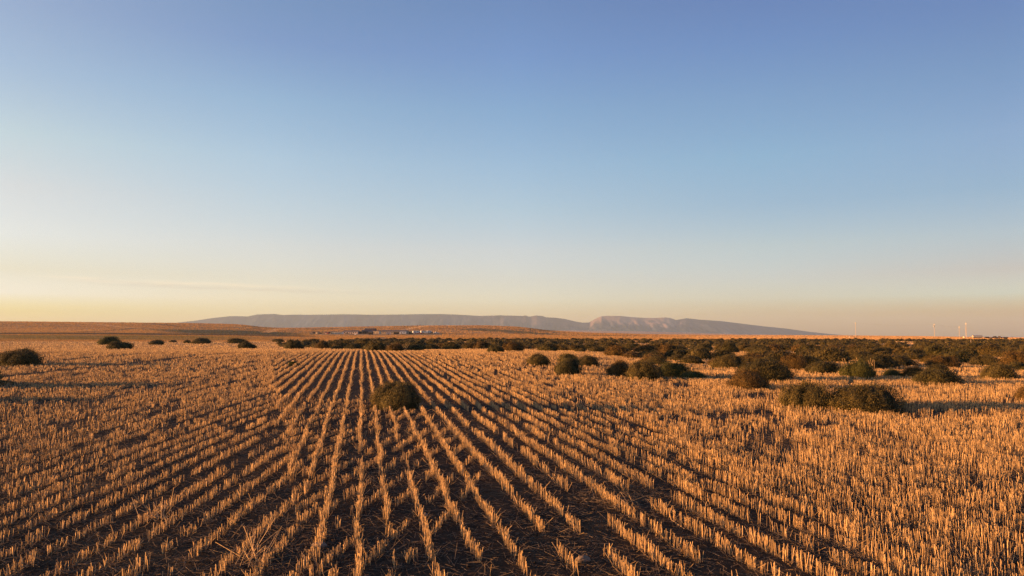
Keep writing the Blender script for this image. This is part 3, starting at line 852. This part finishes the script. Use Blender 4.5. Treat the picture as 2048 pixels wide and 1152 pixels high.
building('shed', 716.5, 721.8, 663.6, 716, 3.2, M_DRED, M_DROOF, 'small brown red shed squeezed between the pale house and the dark barn', 'shed', .25)
building('farmhouse', 730, 750.4, 657.4, 728, 7.0, M_DRED, M_DROOF, 'tall dark red two-storey house rising behind the barn', 'house', .20, wins=((.15, .25, .55, .75), (.5, .6, .55, .75)))
building('barn', 722.5, 741.5, 660.6, 712, 9.0, M_DARK, M_DROOF, 'dark weathered barn with one sunlit end wall', 'barn', .36, rot=.3, doors=((.25, .42, .8, M_OPEN), (.55, .66, .7, M_DRED)), wins=((.72, .78, .4, .7),))
MBp = MB()
X, Yd, Z = at(722.3, 711)
building('shed', 737.6, 745.2, 663.4, 668, 3.6, M_DARK, M_ROOF, 'narrow dark shed standing forward of the barn', 'shed', .3, openings=((.15, .4, .0, .7), (.55, .85, 0, .7)))
building('garage', 745.5, 759.5, 661.6, 706, 7.0, M_CREAM, M_DROOF, 'cream garage with flat dark roof joined beside the barn', 'garage', .22, doors=((.12, .45, .7, M_TAN), (.55, .88, .7, M_TAN)))
building('long_barn', 764, 814.5, 661.2, 690, 9.0, M_TAN, M_ROOF, 'longest low tan barn with grey metal roof and a dark open bay', 'barn', .30,
         wins=((.03, .08, .5, .8), (.16, .19, .5, .8), (.40, .45, .5, .8)), doors=((.27, .36, .85, M_PINK), (.90, .96, .85, M_DARK)), openings=((.49, .71, .03, .82),))


def wheels(e, xs_, half, r):
    for x_ in xs_:
        for y_ in (-half, half):
            wv = MB().tube((x_, y_ - .11, r), (x_, y_ + .11, r), r, r, 12).build('wheel', M_RUB, e)


def vehicle(kind, px, d, paint, label, cat, rz=0.0, L=4.6):
    X, Yd, Z = at(px, d)
    e = empty({'van': 'van', 'pickup': 'pickup_truck', 'car': 'car', 'camper': 'camper_trailer'}[kind], (X, Yd, Z), rz)
    h = L / 2
    if kind == 'car':
        prof = [(-h, .35), (h, .35), (h, .75), (h * .6, .88), (h * .28, 1.38), (-h * .45, 1.38), (-h * .8, .92), (-h, .85)]
        win = [(h * .50, .92), (h * .26, 1.30), (-h * .42, 1.30), (-h * .70, .94)]; wd, top = .85, 0
    elif kind == 'pickup':
        prof = [(-h, .45), (h, .45), (h, .95), (h * .45, 1.05), (h * .22, 1.75), (-h * .22, 1.75), (-h * .27, 1.10), (-h, 1.10)]
        win = [(h * .38, 1.12), (h * .19, 1.66), (-h * .18, 1.66), (-h * .2, 1.12)]; wd = .95
    elif kind == 'van':
        prof = [(-h, .4), (h, .4), (h, 1.05), (h * .72, 1.25), (h * .52, 2.15), (h * .4, 2.35), (-h * .96, 2.35), (-h, 2.2)]
        win = [(h * .66, 1.3), (h * .5, 2.0), (-h * .1, 2.0), (-h * .1, 1.35)]; wd = .98
    else:
        prof = [(-h, .55), (h * .9, .55), (h, 1.0), (h, 2.2), (h * .85, 2.6), (-h * .85, 2.6), (-h, 2.3)]
        win = [(h * .6, 1.6), (h * .6, 2.15), (h * .15, 2.15), (h * .15, 1.6)]; wd = 1.15
    MB().prism(prof, -wd, wd).build('body', paint, e)
    for sgn in (-1, 1):
        MB().prism(win, sgn * wd - .012 if sgn < 0 else wd + .002, sgn * wd - .002 if sgn < 0 else wd + .012).build('window', M_GLASS, e)
    if kind == 'camper':
        wheels(e, (-.3,), wd - .02, .34)
        MB().box(h * .9, h * 1.25, -.06, .06, .5, .6).build('tow_bar', M_DARK, e)
        MB().box(-h * .6, -h * .3, -wd - .014, -wd - .002, .65, 2.1).build('door', M_TAN, e)
    else:
        wheels(e, (-h * .6, h * .62), wd - .08, .36)
    tag(e, label, cat)
    return e


# camper parked in front of the long barn, with a rounded roof
X, Yd, Z = at(777.3, 672)
e = empty('camper_trailer', (X, Yd, Z), 0)
aa_ = np.linspace(0, PI, 12)
MB().prism([(-1.9, .5)] + [(-1.9 * math.cos(t_), 1.25 + 1.15 * math.sin(t_)) for t_ in aa_] + [(1.9, .5)], -1.05, 1.05).build('body', M_PINK, e)
MB().box(-1.0, -.2, -1.075, -1.055, 1.3, 1.9).build('window', M_GLASS, e)
MB().box(.4, 1.0, -1.075, -1.055, .7, 1.95).build('door', M_TAN, e)
wheels(e, (0.,), 1.02, .34)
tag(e, 'round-backed pale camper parked against the front of the long tan barn', 'camper')
vehicle('camper', 806.5, 676, M_WHITE, 'white box camper parked before the open end of the long barn', 'camper', 0, 5.8)
vehicle('van', 820.5, 700, M_CREAM, 'cream van standing behind the dark tractor', 'van', .5, 5.0)
vehicle('camper', 832.5, 706, M_WHITE, 'largest white camper with bright sunlit end, beside the tractor', 'camper', .40, 6.6)
vehicle('pickup', 839.5, 690, M_RED, 'red pickup parked in front of the white campers', 'pickup truck', 0, 5.2)
vehicle('camper', 847.5, 712, M_WHITE, 'white camper with grey shaded side behind the red pickup', 'camper', .38, 5.8)
vehicle('camper', 858.2, 712, M_WHITE, 'short white camper standing third in the row of campers', 'camper', .42, 4.2)
vehicle('car', 864.5, 704, M_DARK, 'dark car between the last camper and a white truck', 'car', 0, 4.4)
vehicle('pickup', 872.5, 704, M_WHITE, 'white pickup with dark bed parked last in the farm row', 'pickup truck', PI + .35, 5.4)
# tractor
X, Yd, Z = at(821.5, 672)
e = empty('tractor', (X, Yd, Z), 0)
MB().box(-.3, 1.9, -.4, .4, .8, 1.5).box(-1.2, .0, -.5, .5, .9, 1.3).build('body', M_DARK, e)
cb = MB().box(-1.3, .1, -.75, .75, 1.32, 2.5).build('cab', M_GLASS, e)
MB().box(-1.45, .25, -.85, .85, 2.52, 2.62).build('roof', M_DARK, cb)
for y_ in (-.85, .85):
    MB().tube((-.7, y_ - .22, .85), (-.7, y_ + .22, .85), .85, .85, 16).build('wheel', M_RUB, e)
    MB().tube((1.5, y_ * .85 - .15, .5), (1.5, y_ * .85 + .15, .5), .5, .5, 14).build('wheel', M_RUB, e)
MB().tube((1.1, .25, 1.5), (1.1, .25, 2.3), .05, .05, 8).build('exhaust', M_DARK, e)
tag(e, 'dark tractor with big rear wheels at the end of the long barn', 'tractor')
# flat trailer beside the cream shed
X, Yd, Z = at(642, 702)
e = empty('flatbed_trailer', (X, Yd, Z), 0)
MB().box(-2.0, 2.0, -1, 1, .6, .95).box(-2, -1.9, -1, 1, .96, 1.4).build('deck', M_DARK, e)
MB().box(2.0, 2.9, -.05, .05, .6, .72).build('tow_bar', M_DARK, e)
wheels(e, (-.5, .4), .95, .35)
tag(e, 'low dark flatbed trailer between the cream shed and the red shed', 'trailer')
# propane tank
X, Yd, Z = at(711.4, 640)
def tank(name, X, Yd, Z, L, r, mat, mcap, label, rz=0.0, lift=.35):
    e = empty(name, (X, Yd, Z), rz)
    k = 18
    MB().tube((-L / 2, 0, lift + r), (L / 2, 0, lift + r), r, r, k).build('shell', mat, e)
    for sgn in (-1, 1):
        m_ = MB()
        rings = [(0, 1.0), (.12, .93), (.22, .72), (.28, .4), (.30, .02)]
        for (a, ra), (b, rb_) in zip(rings[:-1], rings[1:]):
            m_.tube((sgn * (L / 2 + a * r * 1.2 + .004), 0, lift + r), (sgn * (L / 2 + b * r * 1.2 + .004), 0, lift + r), ra * r, rb_ * r, k)
        m_.build('end_cap', mcap, e)
        MB().box(sgn * L * .3 - .12, sgn * L * .3 + .12, -r * .7, r * .7, 0, lift + r * .35).build('saddle', M_DARK, e)
    MB().tube((0, 0, lift + 2 * r - .02), (0, 0, lift + 2 * r + .18), .14, .14, 10).build('hatch', M_DARK, e)
    tag(e, label, 'tank')
tank('propane_tank', X, Yd, Z, 1.5, .42, M_WHITE, M_WHITE, 'small white gas tank on open grass in front of the pale house', 0, .2)

# fence past the last truck
X, Yd, Z = at(900, 660)
e = empty('wire_fence', (X, Yd, Z), 0)
fxs = [(px - 900) / F * 660 for px in (877, 882.3, 888, 896.5, 905.5, 913, 921, 930, 939)]
for a in fxs:
    zz = float(ground_z(X + a, Yd)) - Z
    MB().tube((a, 0, zz - .2), (a, 0, zz + 1.35), .075, .065, 6).build('post', M_DARK, e)
for hh in (.45, .8, 1.15):
    m_ = MB()
    for a, b in zip(fxs[:-1], fxs[1:]):
        m_.tube((a, -.08, float(ground_z(X + a, Yd)) - Z + hh), (b, -.08, float(ground_z(X + b, Yd)) - Z + hh), .02, .02, 4)
    m_.build('wire', M_DARK, e)
tag(e, 'dark wire fence with wooden posts running out past the white pickup', 'fence')
LP = [(514, 640, 1.4, 'short dark fence post before the green slope between the hills'), (524.5, 690, 1.7, 'taller fence post at the foot of the pale track between the hills'), (553, 880, 1.9, 'dark post at the top of the pale track between the hills'),
      (558, 880, 1.7, 'second dark post beside the one at the top of the pale track'), (584, 650, 1.3, 'fence post halfway from the green slope to the cream shed'), (591, 655, 1.8, 'last fence post before the tiny dark shed')]
for px, d, hgt, lab in LP:
    X, Yd, Z = at(px, d)
    o = MB().tube((0, 0, -.2), (0, 0, hgt), .14, .12, 6).add([(0, 0, hgt + .06)], []).build('fence_post', M_DARK); o.location = (X, Yd, Z)
    tag(o, lab, 'fence post', 'fence posts below the hills')
# two small trees on the crest of the bare hill
for px, hgt, w_, lab in ((835.3, 1.7, .35, 'thin dark sapling on the crest of the bare hill behind the campers'), (840, 2.0, .8, 'rounder of the two tiny trees on the crest of the bare hill')):
    X, Yd, Z = at(px, 1085)
    e = empty('tree', (X, Yd, Z))
    MB().tube((0, 0, -.2), (0, 0, hgt * .6), .12, .06, 6).build('trunk', M_DARK, e)
    c = link('crown', MID_BUSH[int(px) % 7], e); c.scale = (w_, w_, hgt * .75); c.location = (0, 0, hgt * .3); c.color = (.6, .6, .6, 1)
    tag(e, lab, 'tree')


# ------------------------------------------------------------------ utility poles by the road
def utility_pole(px, d, ytop, label, transformer=False, arm=1.9, lean=0.0, name='utility_pole', r0=.135):
    X, Yd, Z = at(px, d)
    H = z_at(ytop, d) - Z
    e = empty(name, (X, Yd, Z)); e.rotation_euler = (0, lean, 0)
    MB().tube((0, 0, -.6), (0, 0, H), r0, r0 * .75, 10).build('pole', M_POLE, e)
    if arm:
        ca = MB().box(-.07, .07, -arm / 2, arm / 2, H - .75, H - .6).build('crossarm', M_POLE, e)
        for yy in (-arm * .42, arm * .42):
            MB().tube((0, yy, H - .6), (0, yy, H - .38), .07, .04, 8).build('insulator', M_WHITE, ca)
        MB().tube((0, 0, H), (0, 0, H + .22), .07, .04, 8).build('insulator', M_WHITE, e)
    if transformer:
        tf = MB().tube((-.42, 0, H - 2.5), (-.42, 0, H - 1.4), .28, .28, 12).build('transformer', M_STEEL, e)
        MB().tube((-.42, 0, H - 1.4), (-.42, 0, H - 1.15), .06, .04, 8).build('bushing', M_DARK, tf)
    tag(e, label, 'utility pole', 'utility poles along the horizon')
    return (X, Yd, Z + H - .4)


pA = utility_pole(1710.3, 540, 644.6, 'lone utility pole standing over the tapering end of the mountains')
pB = utility_pole(1867.6, 540, 647.3, 'utility pole carrying a small transformer can near its top', True)
pC = utility_pole(1917.2, 560, 652.6, 'shorter utility pole between the transformer pole and the white tank')
pD = utility_pole(1929.8, 560, 653.4, 'slim pale pole right behind the taller thin pole beside the white tank', arm=0)
pE = utility_pole(1931.8, 330, 645.0, 'tallest thin pole planted in the orange strip before the white tank', arm=.9, lean=-.03, r0=.075)


def wire(a, b, sag, label):
    pts = [Vector(a).lerp(Vector(b), t_) - Vector((0, 0, sag * 4 * t_ * (1 - t_))) for t_ in np.linspace(0, 1, 15)]
    base = Vector(a); m_ = MB()
    for p, q_ in zip(pts[:-1], pts[1:]):
        m_.tube(tuple(p - base), tuple(q_ - base), .022, .022, 4)
    o = m_.build('overhead_wire', M_STEEL); o.location = base
    tag(o, label, 'wire', 'overhead wires between the poles')


wire(pB, pC, .6, 'overhead wire hanging from the transformer pole to the shorter pole')
wire(pA, pB, 1.2, 'long overhead wire hanging from the lone pole to the transformer pole')
X, Yd, Z = at(1926.5, 545)
e = empty('water_tank', (X, Yd, Z))
MB().tube((0, 0, 0), (0, 0, 1.25), .85, .85, 20).build('shell', M_CREAM, e)
MB().tube((0, 0, 1.252), (0, 0, 1.6), .85, .2, 20).build('roof', M_CREAM, e)
tag(e, 'squat cream water tank at the foot of the slim poles', 'tank')
X, Yd, Z = at(1952.5, 560)
tank('storage_tank', X, Yd, Z, 6.2, 1.05, M_STEEL, M_CREAM, 'big silver storage tank lying on its side with cream ends coloured as if sunlit', -.18, .35)  # cream caps carry the yellow sunlight on the tank end in their colour
vehicle('car', 1972.5, 575, M_DARK, 'dark car parked beside the silver storage tank', 'car', 0, 4.2)
vehicle('pickup', 1987.5, 578, M_DARK, 'dark pickup parked second from the silver storage tank', 'pickup truck', PI, 5.8)
X, Yd, Z = at(2004.5, 575)
e = empty('flatbed_trailer', (X, Yd, Z), 0)
MB().box(-3.1, 3.1, -1.1, 1.1, .7, 1.15).build('deck', M_DARK, e)
MB().box(-3.1, -2.9, -1.1, 1.1, 1.16, 1.95).build('headboard', M_DARK, e)
wheels(e, (1.2, 2.1, -2.2), 1.0, .42)
tag(e, 'long dark flatbed trailer with upright headboard beside the dark pickup', 'trailer')
X, Yd, Z = at(1697.3, 560)
o = MB().tube((0, 0, -.2), (0, 0, 1.15), .16, .14, 8).tube((0, 0, 1.152), (0, 0, 1.25), .14, .05, 8).build('marker_post', M_WHITE); o.location = (X, Yd, Z)
tag(o, 'tiny white marker post near the lone utility pole', 'marker post')
X, Yd, Z = hit(1942.3, 696)
o = MB().tube((0, 0, -.2), (0, 0, 1.1), .03, .02, 6).tube((0, 0, 1.102), (0, 0, 1.16), .02, .008, 6).build('stake', M_POLE); o.location = (X, Yd, Z)
tag(o, 'thin pale stake rising out of the bush band below the silver tank', 'stake')

# ------------------------------------------------------------------ light and air
SUN_EL, SUN_AZ = math.radians(5.6), math.radians(-3.0)      # azimuth: degrees ahead of straight left
sdir = Vector((-math.cos(SUN_EL) * math.cos(SUN_AZ), math.cos(SUN_EL) * math.sin(SUN_AZ), math.sin(SUN_EL)))
ld = bpy.data.lights.new('sun', 'SUN'); ld.energy = 5.0; ld.angle = math.radians(.5); ld.color = (1.0, .455, .135)
lo = bpy.data.objects.new('sun', ld); COL.objects.link(lo); lo.rotation_euler = sdir.to_track_quat('Z', 'Y').to_euler()

W = bpy.data.worlds.new('World'); S.world = W; W.use_nodes = True
nt = W.node_tree; N, L = nt.nodes, nt.links
bgd = N['Background']; bgd.inputs['Strength'].default_value = 0.08
sky = N.new('ShaderNodeTexSky'); sky.sky_type = 'NISHITA'; sky.sun_disc = False
sky.sun_elevation = SUN_EL; sky.sun_rotation = math.atan2(sdir.x, sdir.y); sky.altitude = 900; sky.air_density = 1.0; sky.dust_density = 1.2; sky.ozone_density = 1.5
#SKYCORR-BEGIN
SKY_COLS = [30, 530, 1030, 1530, 2018]
SKY_EL = [1.6, 2.745, 4.273, 6.562, 9.599, 12.975, 17.013, 20.92, 24.669, 26.5]
SKY_CORR = [
    [(0.8791, 0.8101, 0.659), (0.9874, 0.9111, 1.2291), (1.0116, 0.8178, 0.8566), (1.2124, 0.9496, 0.9701), (1.3646, 1.0011, 0.9161), (1.3517, 1.1027, 0.9712), (1.1882, 1.0329, 1.0347), (1.1379, 0.9745, 1.0299), (1.1379, 0.9745, 1.0299), (1.1379, 0.9745, 1.0299)],
    [(1.0343, 0.9443, 1.0839), (1.1699, 0.9956, 1.158), (1.197, 0.9577, 1.038), (1.3184, 1.0189, 1.0402), (1.3315, 1.0983, 1.0889), (1.326, 1.1718, 1.1587), (1.171, 1.1298, 1.1809), (0.9898, 0.95, 1.148), (0.9419, 0.942, 1.1119), (0.9419, 0.942, 1.1118)],
    [(1.0814, 0.9214, 1.0705), (1.1781, 1.0234, 1.2443), (1.2117, 0.9863, 1.1286), (1.3203, 1.0372, 1.101), (1.2406, 1.0933, 1.1303), (1.1697, 1.1209, 1.2), (1.0439, 1.08, 1.2245), (0.9448, 0.9766, 1.2585), (0.8961, 0.9185, 1.1898), (0.8961, 0.9184, 1.1897)],
    [(0.8682, 0.7104, 0.8177), (0.9313, 0.818, 1.0199), (0.9565, 0.8186, 0.9922), (0.9862, 0.8468, 0.9168), (0.8455, 0.8255, 0.9433), (0.8539, 0.9083, 1.0107), (0.8349, 0.8696, 1.0328), (0.7499, 0.7891, 1.0597), (0.7146, 0.7163, 1.0148), (0.7145, 0.7163, 1.0145)],
    [(0.7322, 0.5475, 0.5696), (0.7847, 0.7435, 0.9665), (0.7966, 0.6186, 0.7342), (0.7719, 0.6728, 0.7678), (0.6591, 0.6603, 0.78), (0.714, 0.6963, 0.8336), (0.6458, 0.6642, 0.8294), (0.6023, 0.6124, 0.8409), (0.6023, 0.6124, 0.8409), (0.6023, 0.6124, 0.8409)],
]
#SKYCORR-END


def sky_graph():
    tc = N.new('ShaderNodeTexCoord')
    sp = N.new('ShaderNodeSeparateXYZ'); L.new(tc.outputs['Generated'], sp.inputs[0])
    asn = N.new('ShaderNodeMath'); asn.operation = 'ARCSINE'; L.new(sp.outputs['Z'], asn.inputs[0])
    el = N.new('ShaderNodeMapRange'); el.inputs[1].default_value = math.radians(-1); el.inputs[2].default_value = math.radians(31); L.new(asn.outputs[0], el.inputs[0])
    azn = N.new('ShaderNodeMath'); azn.operation = 'ARCTAN2'; L.new(sp.outputs['X'], azn.inputs[0]); L.new(sp.outputs['Y'], azn.inputs[1])
    mxv = max(max(c) for col in SKY_CORR for c in col)
    prev = None
    for i, px in enumerate(SKY_COLS):
        r = N.new('ShaderNodeValToRGB'); L.new(el.outputs[0], r.inputs[0]); cr = r.color_ramp; cr.interpolation = 'LINEAR'
        pts = list(zip(SKY_EL, SKY_CORR[i]))
        while len(cr.elements) < len(pts): cr.elements.new(.5)
        for e_, (dg, c) in zip(cr.elements, pts): e_.position = (dg + 1) / 32
        for e_, (dg, c) in zip(cr.elements, pts): e_.color = tuple(v / mxv for v in c) + (1,)
        if prev is None: prev = r.outputs[0]
        else:
            a0, a1 = math.atan((SKY_COLS[i - 1] - 1024) / F), math.atan((px - 1024) / F)
            mp = N.new('ShaderNodeMapRange'); mp.inputs[1].default_value = a0; mp.inputs[2].default_value = a1; L.new(azn.outputs[0], mp.inputs[0])
            mx = N.new('ShaderNodeMix'); mx.data_type = 'RGBA'; L.new(mp.outputs[0], mx.inputs[0]); L.new(prev, mx.inputs[6]); L.new(r.outputs[0], mx.inputs[7]); prev = mx.outputs[2]
    m1 = N.new('ShaderNodeVectorMath'); m1.operation = 'SCALE'; L.new(prev, m1.inputs[0]); m1.inputs['Scale'].default_value = mxv
    m2 = N.new('ShaderNodeVectorMath'); m2.operation = 'MULTIPLY'; L.new(sky.outputs[0], m2.inputs[0]); L.new(m1.outputs[0], m2.inputs[1])
    # a thin streak of cirrus low in the sunny half of the sky
    def streak(el0, el1, a0, a1, width, seed):
        t_ = N.new('ShaderNodeMapRange'); t_.clamp = False; t_.inputs[1].default_value = a0; t_.inputs[2].default_value = a1; t_.inputs[3].default_value = el0; t_.inputs[4].default_value = el1
        L.new(azn.outputs[0], t_.inputs[0])
        df = N.new('ShaderNodeMath'); df.operation = 'SUBTRACT'; L.new(asn.outputs[0], df.inputs[0]); L.new(t_.outputs[0], df.inputs[1])
        cb_ = N.new('ShaderNodeCombineXYZ'); L.new(azn.outputs[0], cb_.inputs[0]); cb_.inputs[1].default_value = seed
        sc_ = N.new('ShaderNodeVectorMath'); sc_.operation = 'SCALE'; sc_.inputs['Scale'].default_value = 1; L.new(cb_.outputs[0], sc_.inputs[0])
        cz = N.new('ShaderNodeMath'); cz.operation = 'MULTIPLY'; cz.inputs[1].default_value = 14; L.new(asn.outputs[0], cz.inputs[0]); L.new(cz.outputs[0], cb_.inputs[2])
        nz = N.new('ShaderNodeTexNoise'); nz.inputs['Scale'].default_value = 22; nz.inputs['Detail'].default_value = 6; L.new(sc_.outputs[0], nz.inputs['Vector'])
        ab = N.new('ShaderNodeMath'); ab.operation = 'ABSOLUTE'; L.new(df.outputs[0], ab.inputs[0])
        g = N.new('ShaderNodeMapRange'); g.interpolation_type = 'SMOOTHSTEP'; g.inputs[1].default_value = 0; g.inputs[2].default_value = width; g.inputs[3].default_value = 1; g.inputs[4].default_value = 0; L.new(ab.outputs[0], g.inputs[0])
        nr_ = N.new('ShaderNodeMapRange'); nr_.inputs[1].default_value = .3; nr_.inputs[2].default_value = .7; L.new(nz.outputs['Fac'], nr_.inputs[0])
        f1 = N.new('ShaderNodeMapRange'); f1.interpolation_type = 'SMOOTHSTEP'; f1.inputs[1].default_value = a0; f1.inputs[2].default_value = a0 + .08; L.new(azn.outputs[0], f1.inputs[0])
        f2 = N.new('ShaderNodeMapRange'); f2.interpolation_type = 'SMOOTHSTEP'; f2.inputs[1].default_value = a1; f2.inputs[2].default_value = a0 + (a1 - a0) * .35; L.new(azn.outputs[0], f2.inputs[0])
        p = g.outputs[0]
        for q_ in (nr_, f1, f2):
            mm_ = N.new('ShaderNodeMath'); mm_.operation = 'MULTIPLY'; L.new(p, mm_.inputs[0]); L.new(q_.outputs[0], mm_.inputs[1]); p = mm_.outputs[0]
        return p
    def el_of(px, py):
        r_ = ray(px, py); return math.asin(r_[2] / np.linalg.norm(r_))
    def az_of(px): return math.atan((px - 1024) / F)
    c = m2.outputs[0]
    for (xa, ya, xb, yb, wd, sd, colr, amt) in ((30, 550, 820, 583, .0046, 1.3, (1.18, 1.08, 1.0), 1.0), (60, 558, 900, 592, .0046, 2.7, (.90, .85, .85), 1.0), (-40, 611, 420, 617, .0030, 6.1, (1.04, 1.0, .93), .6)):
        p = streak(el_of(xa, ya), el_of(xb, yb), az_of(xa), az_of(xb), wd, sd)
        pm = N.new('ShaderNodeMath'); pm.operation = 'MULTIPLY'; pm.inputs[1].default_value = amt; L.new(p, pm.inputs[0])
        v_ = N.new('ShaderNodeMix'); v_.data_type = 'RGBA'; L.new(pm.outputs[0], v_.inputs[0]); v_.inputs[6].default_value = (1, 1, 1, 1); v_.inputs[7].default_value = colr + (1,)
        m3 = N.new('ShaderNodeVectorMath'); m3.operation = 'MULTIPLY'; L.new(c, m3.inputs[0]); L.new(v_.outputs[2], m3.inputs[1]); c = m3.outputs[0]
    L.new(c, bgd.inputs['Color'])


sky_graph()

# the evening air between here and the mountains
hz = MB().box(-15600, 15600, -15600, 15600, -25, 372).build('haze', bpy.data.materials.new('haze'))
hm = hz.data.materials[0]; hm.use_nodes = True
hn = hm.node_tree.nodes; hl = hm.node_tree.links
hn.remove(hn['Principled BSDF'])
pv = hn.new('ShaderNodeVolumePrincipled'); pv.inputs['Density'].default_value = 5.0e-5; pv.inputs['Color'].default_value = (.49, .70, 1.0, 1); pv.inputs['Anisotropy'].default_value = .1
hl.new(pv.outputs[0], hn['Material Output'].inputs['Volume'])
tag(hz, 'thin evening haze filling the air out to the mountains', 'haze', kind='stuff')

# ------------------------------------------------------------------ camera and render settings
cd = bpy.data.cameras.new('camera'); co = bpy.data.objects.new('camera', cd); COL.objects.link(co)
cd.sensor_width = 36; cd.lens = 36 * F / 2048; cd.clip_start = .1; cd.clip_end = 60000
co.location = (0, 0, CAM_H); co.rotation_euler = (PI / 2 + PITCH, 0, 0)
S.camera = co
S.view_settings.view_transform = 'Standard'; S.view_settings.look = 'None'; S.view_settings.exposure = 1.8; S.view_settings.gamma = 1
S.render.engine = 'CYCLES'
S.cycles.sampling_pattern = 'BLUE_NOISE'; S.cycles.max_bounces = 5; S.cycles.diffuse_bounces = 2; S.cycles.transmission_bounces = 3; S.cycles.volume_bounces = 0
S.cycles.use_denoising = True; S.cycles.denoiser = 'OPENIMAGEDENOISE'; S.cycles.denoising_input_passes = 'RGB_ALBEDO_NORMAL'; S.cycles.denoising_prefilter = 'NONE'
S.cycles.sample_clamp_indirect = 4
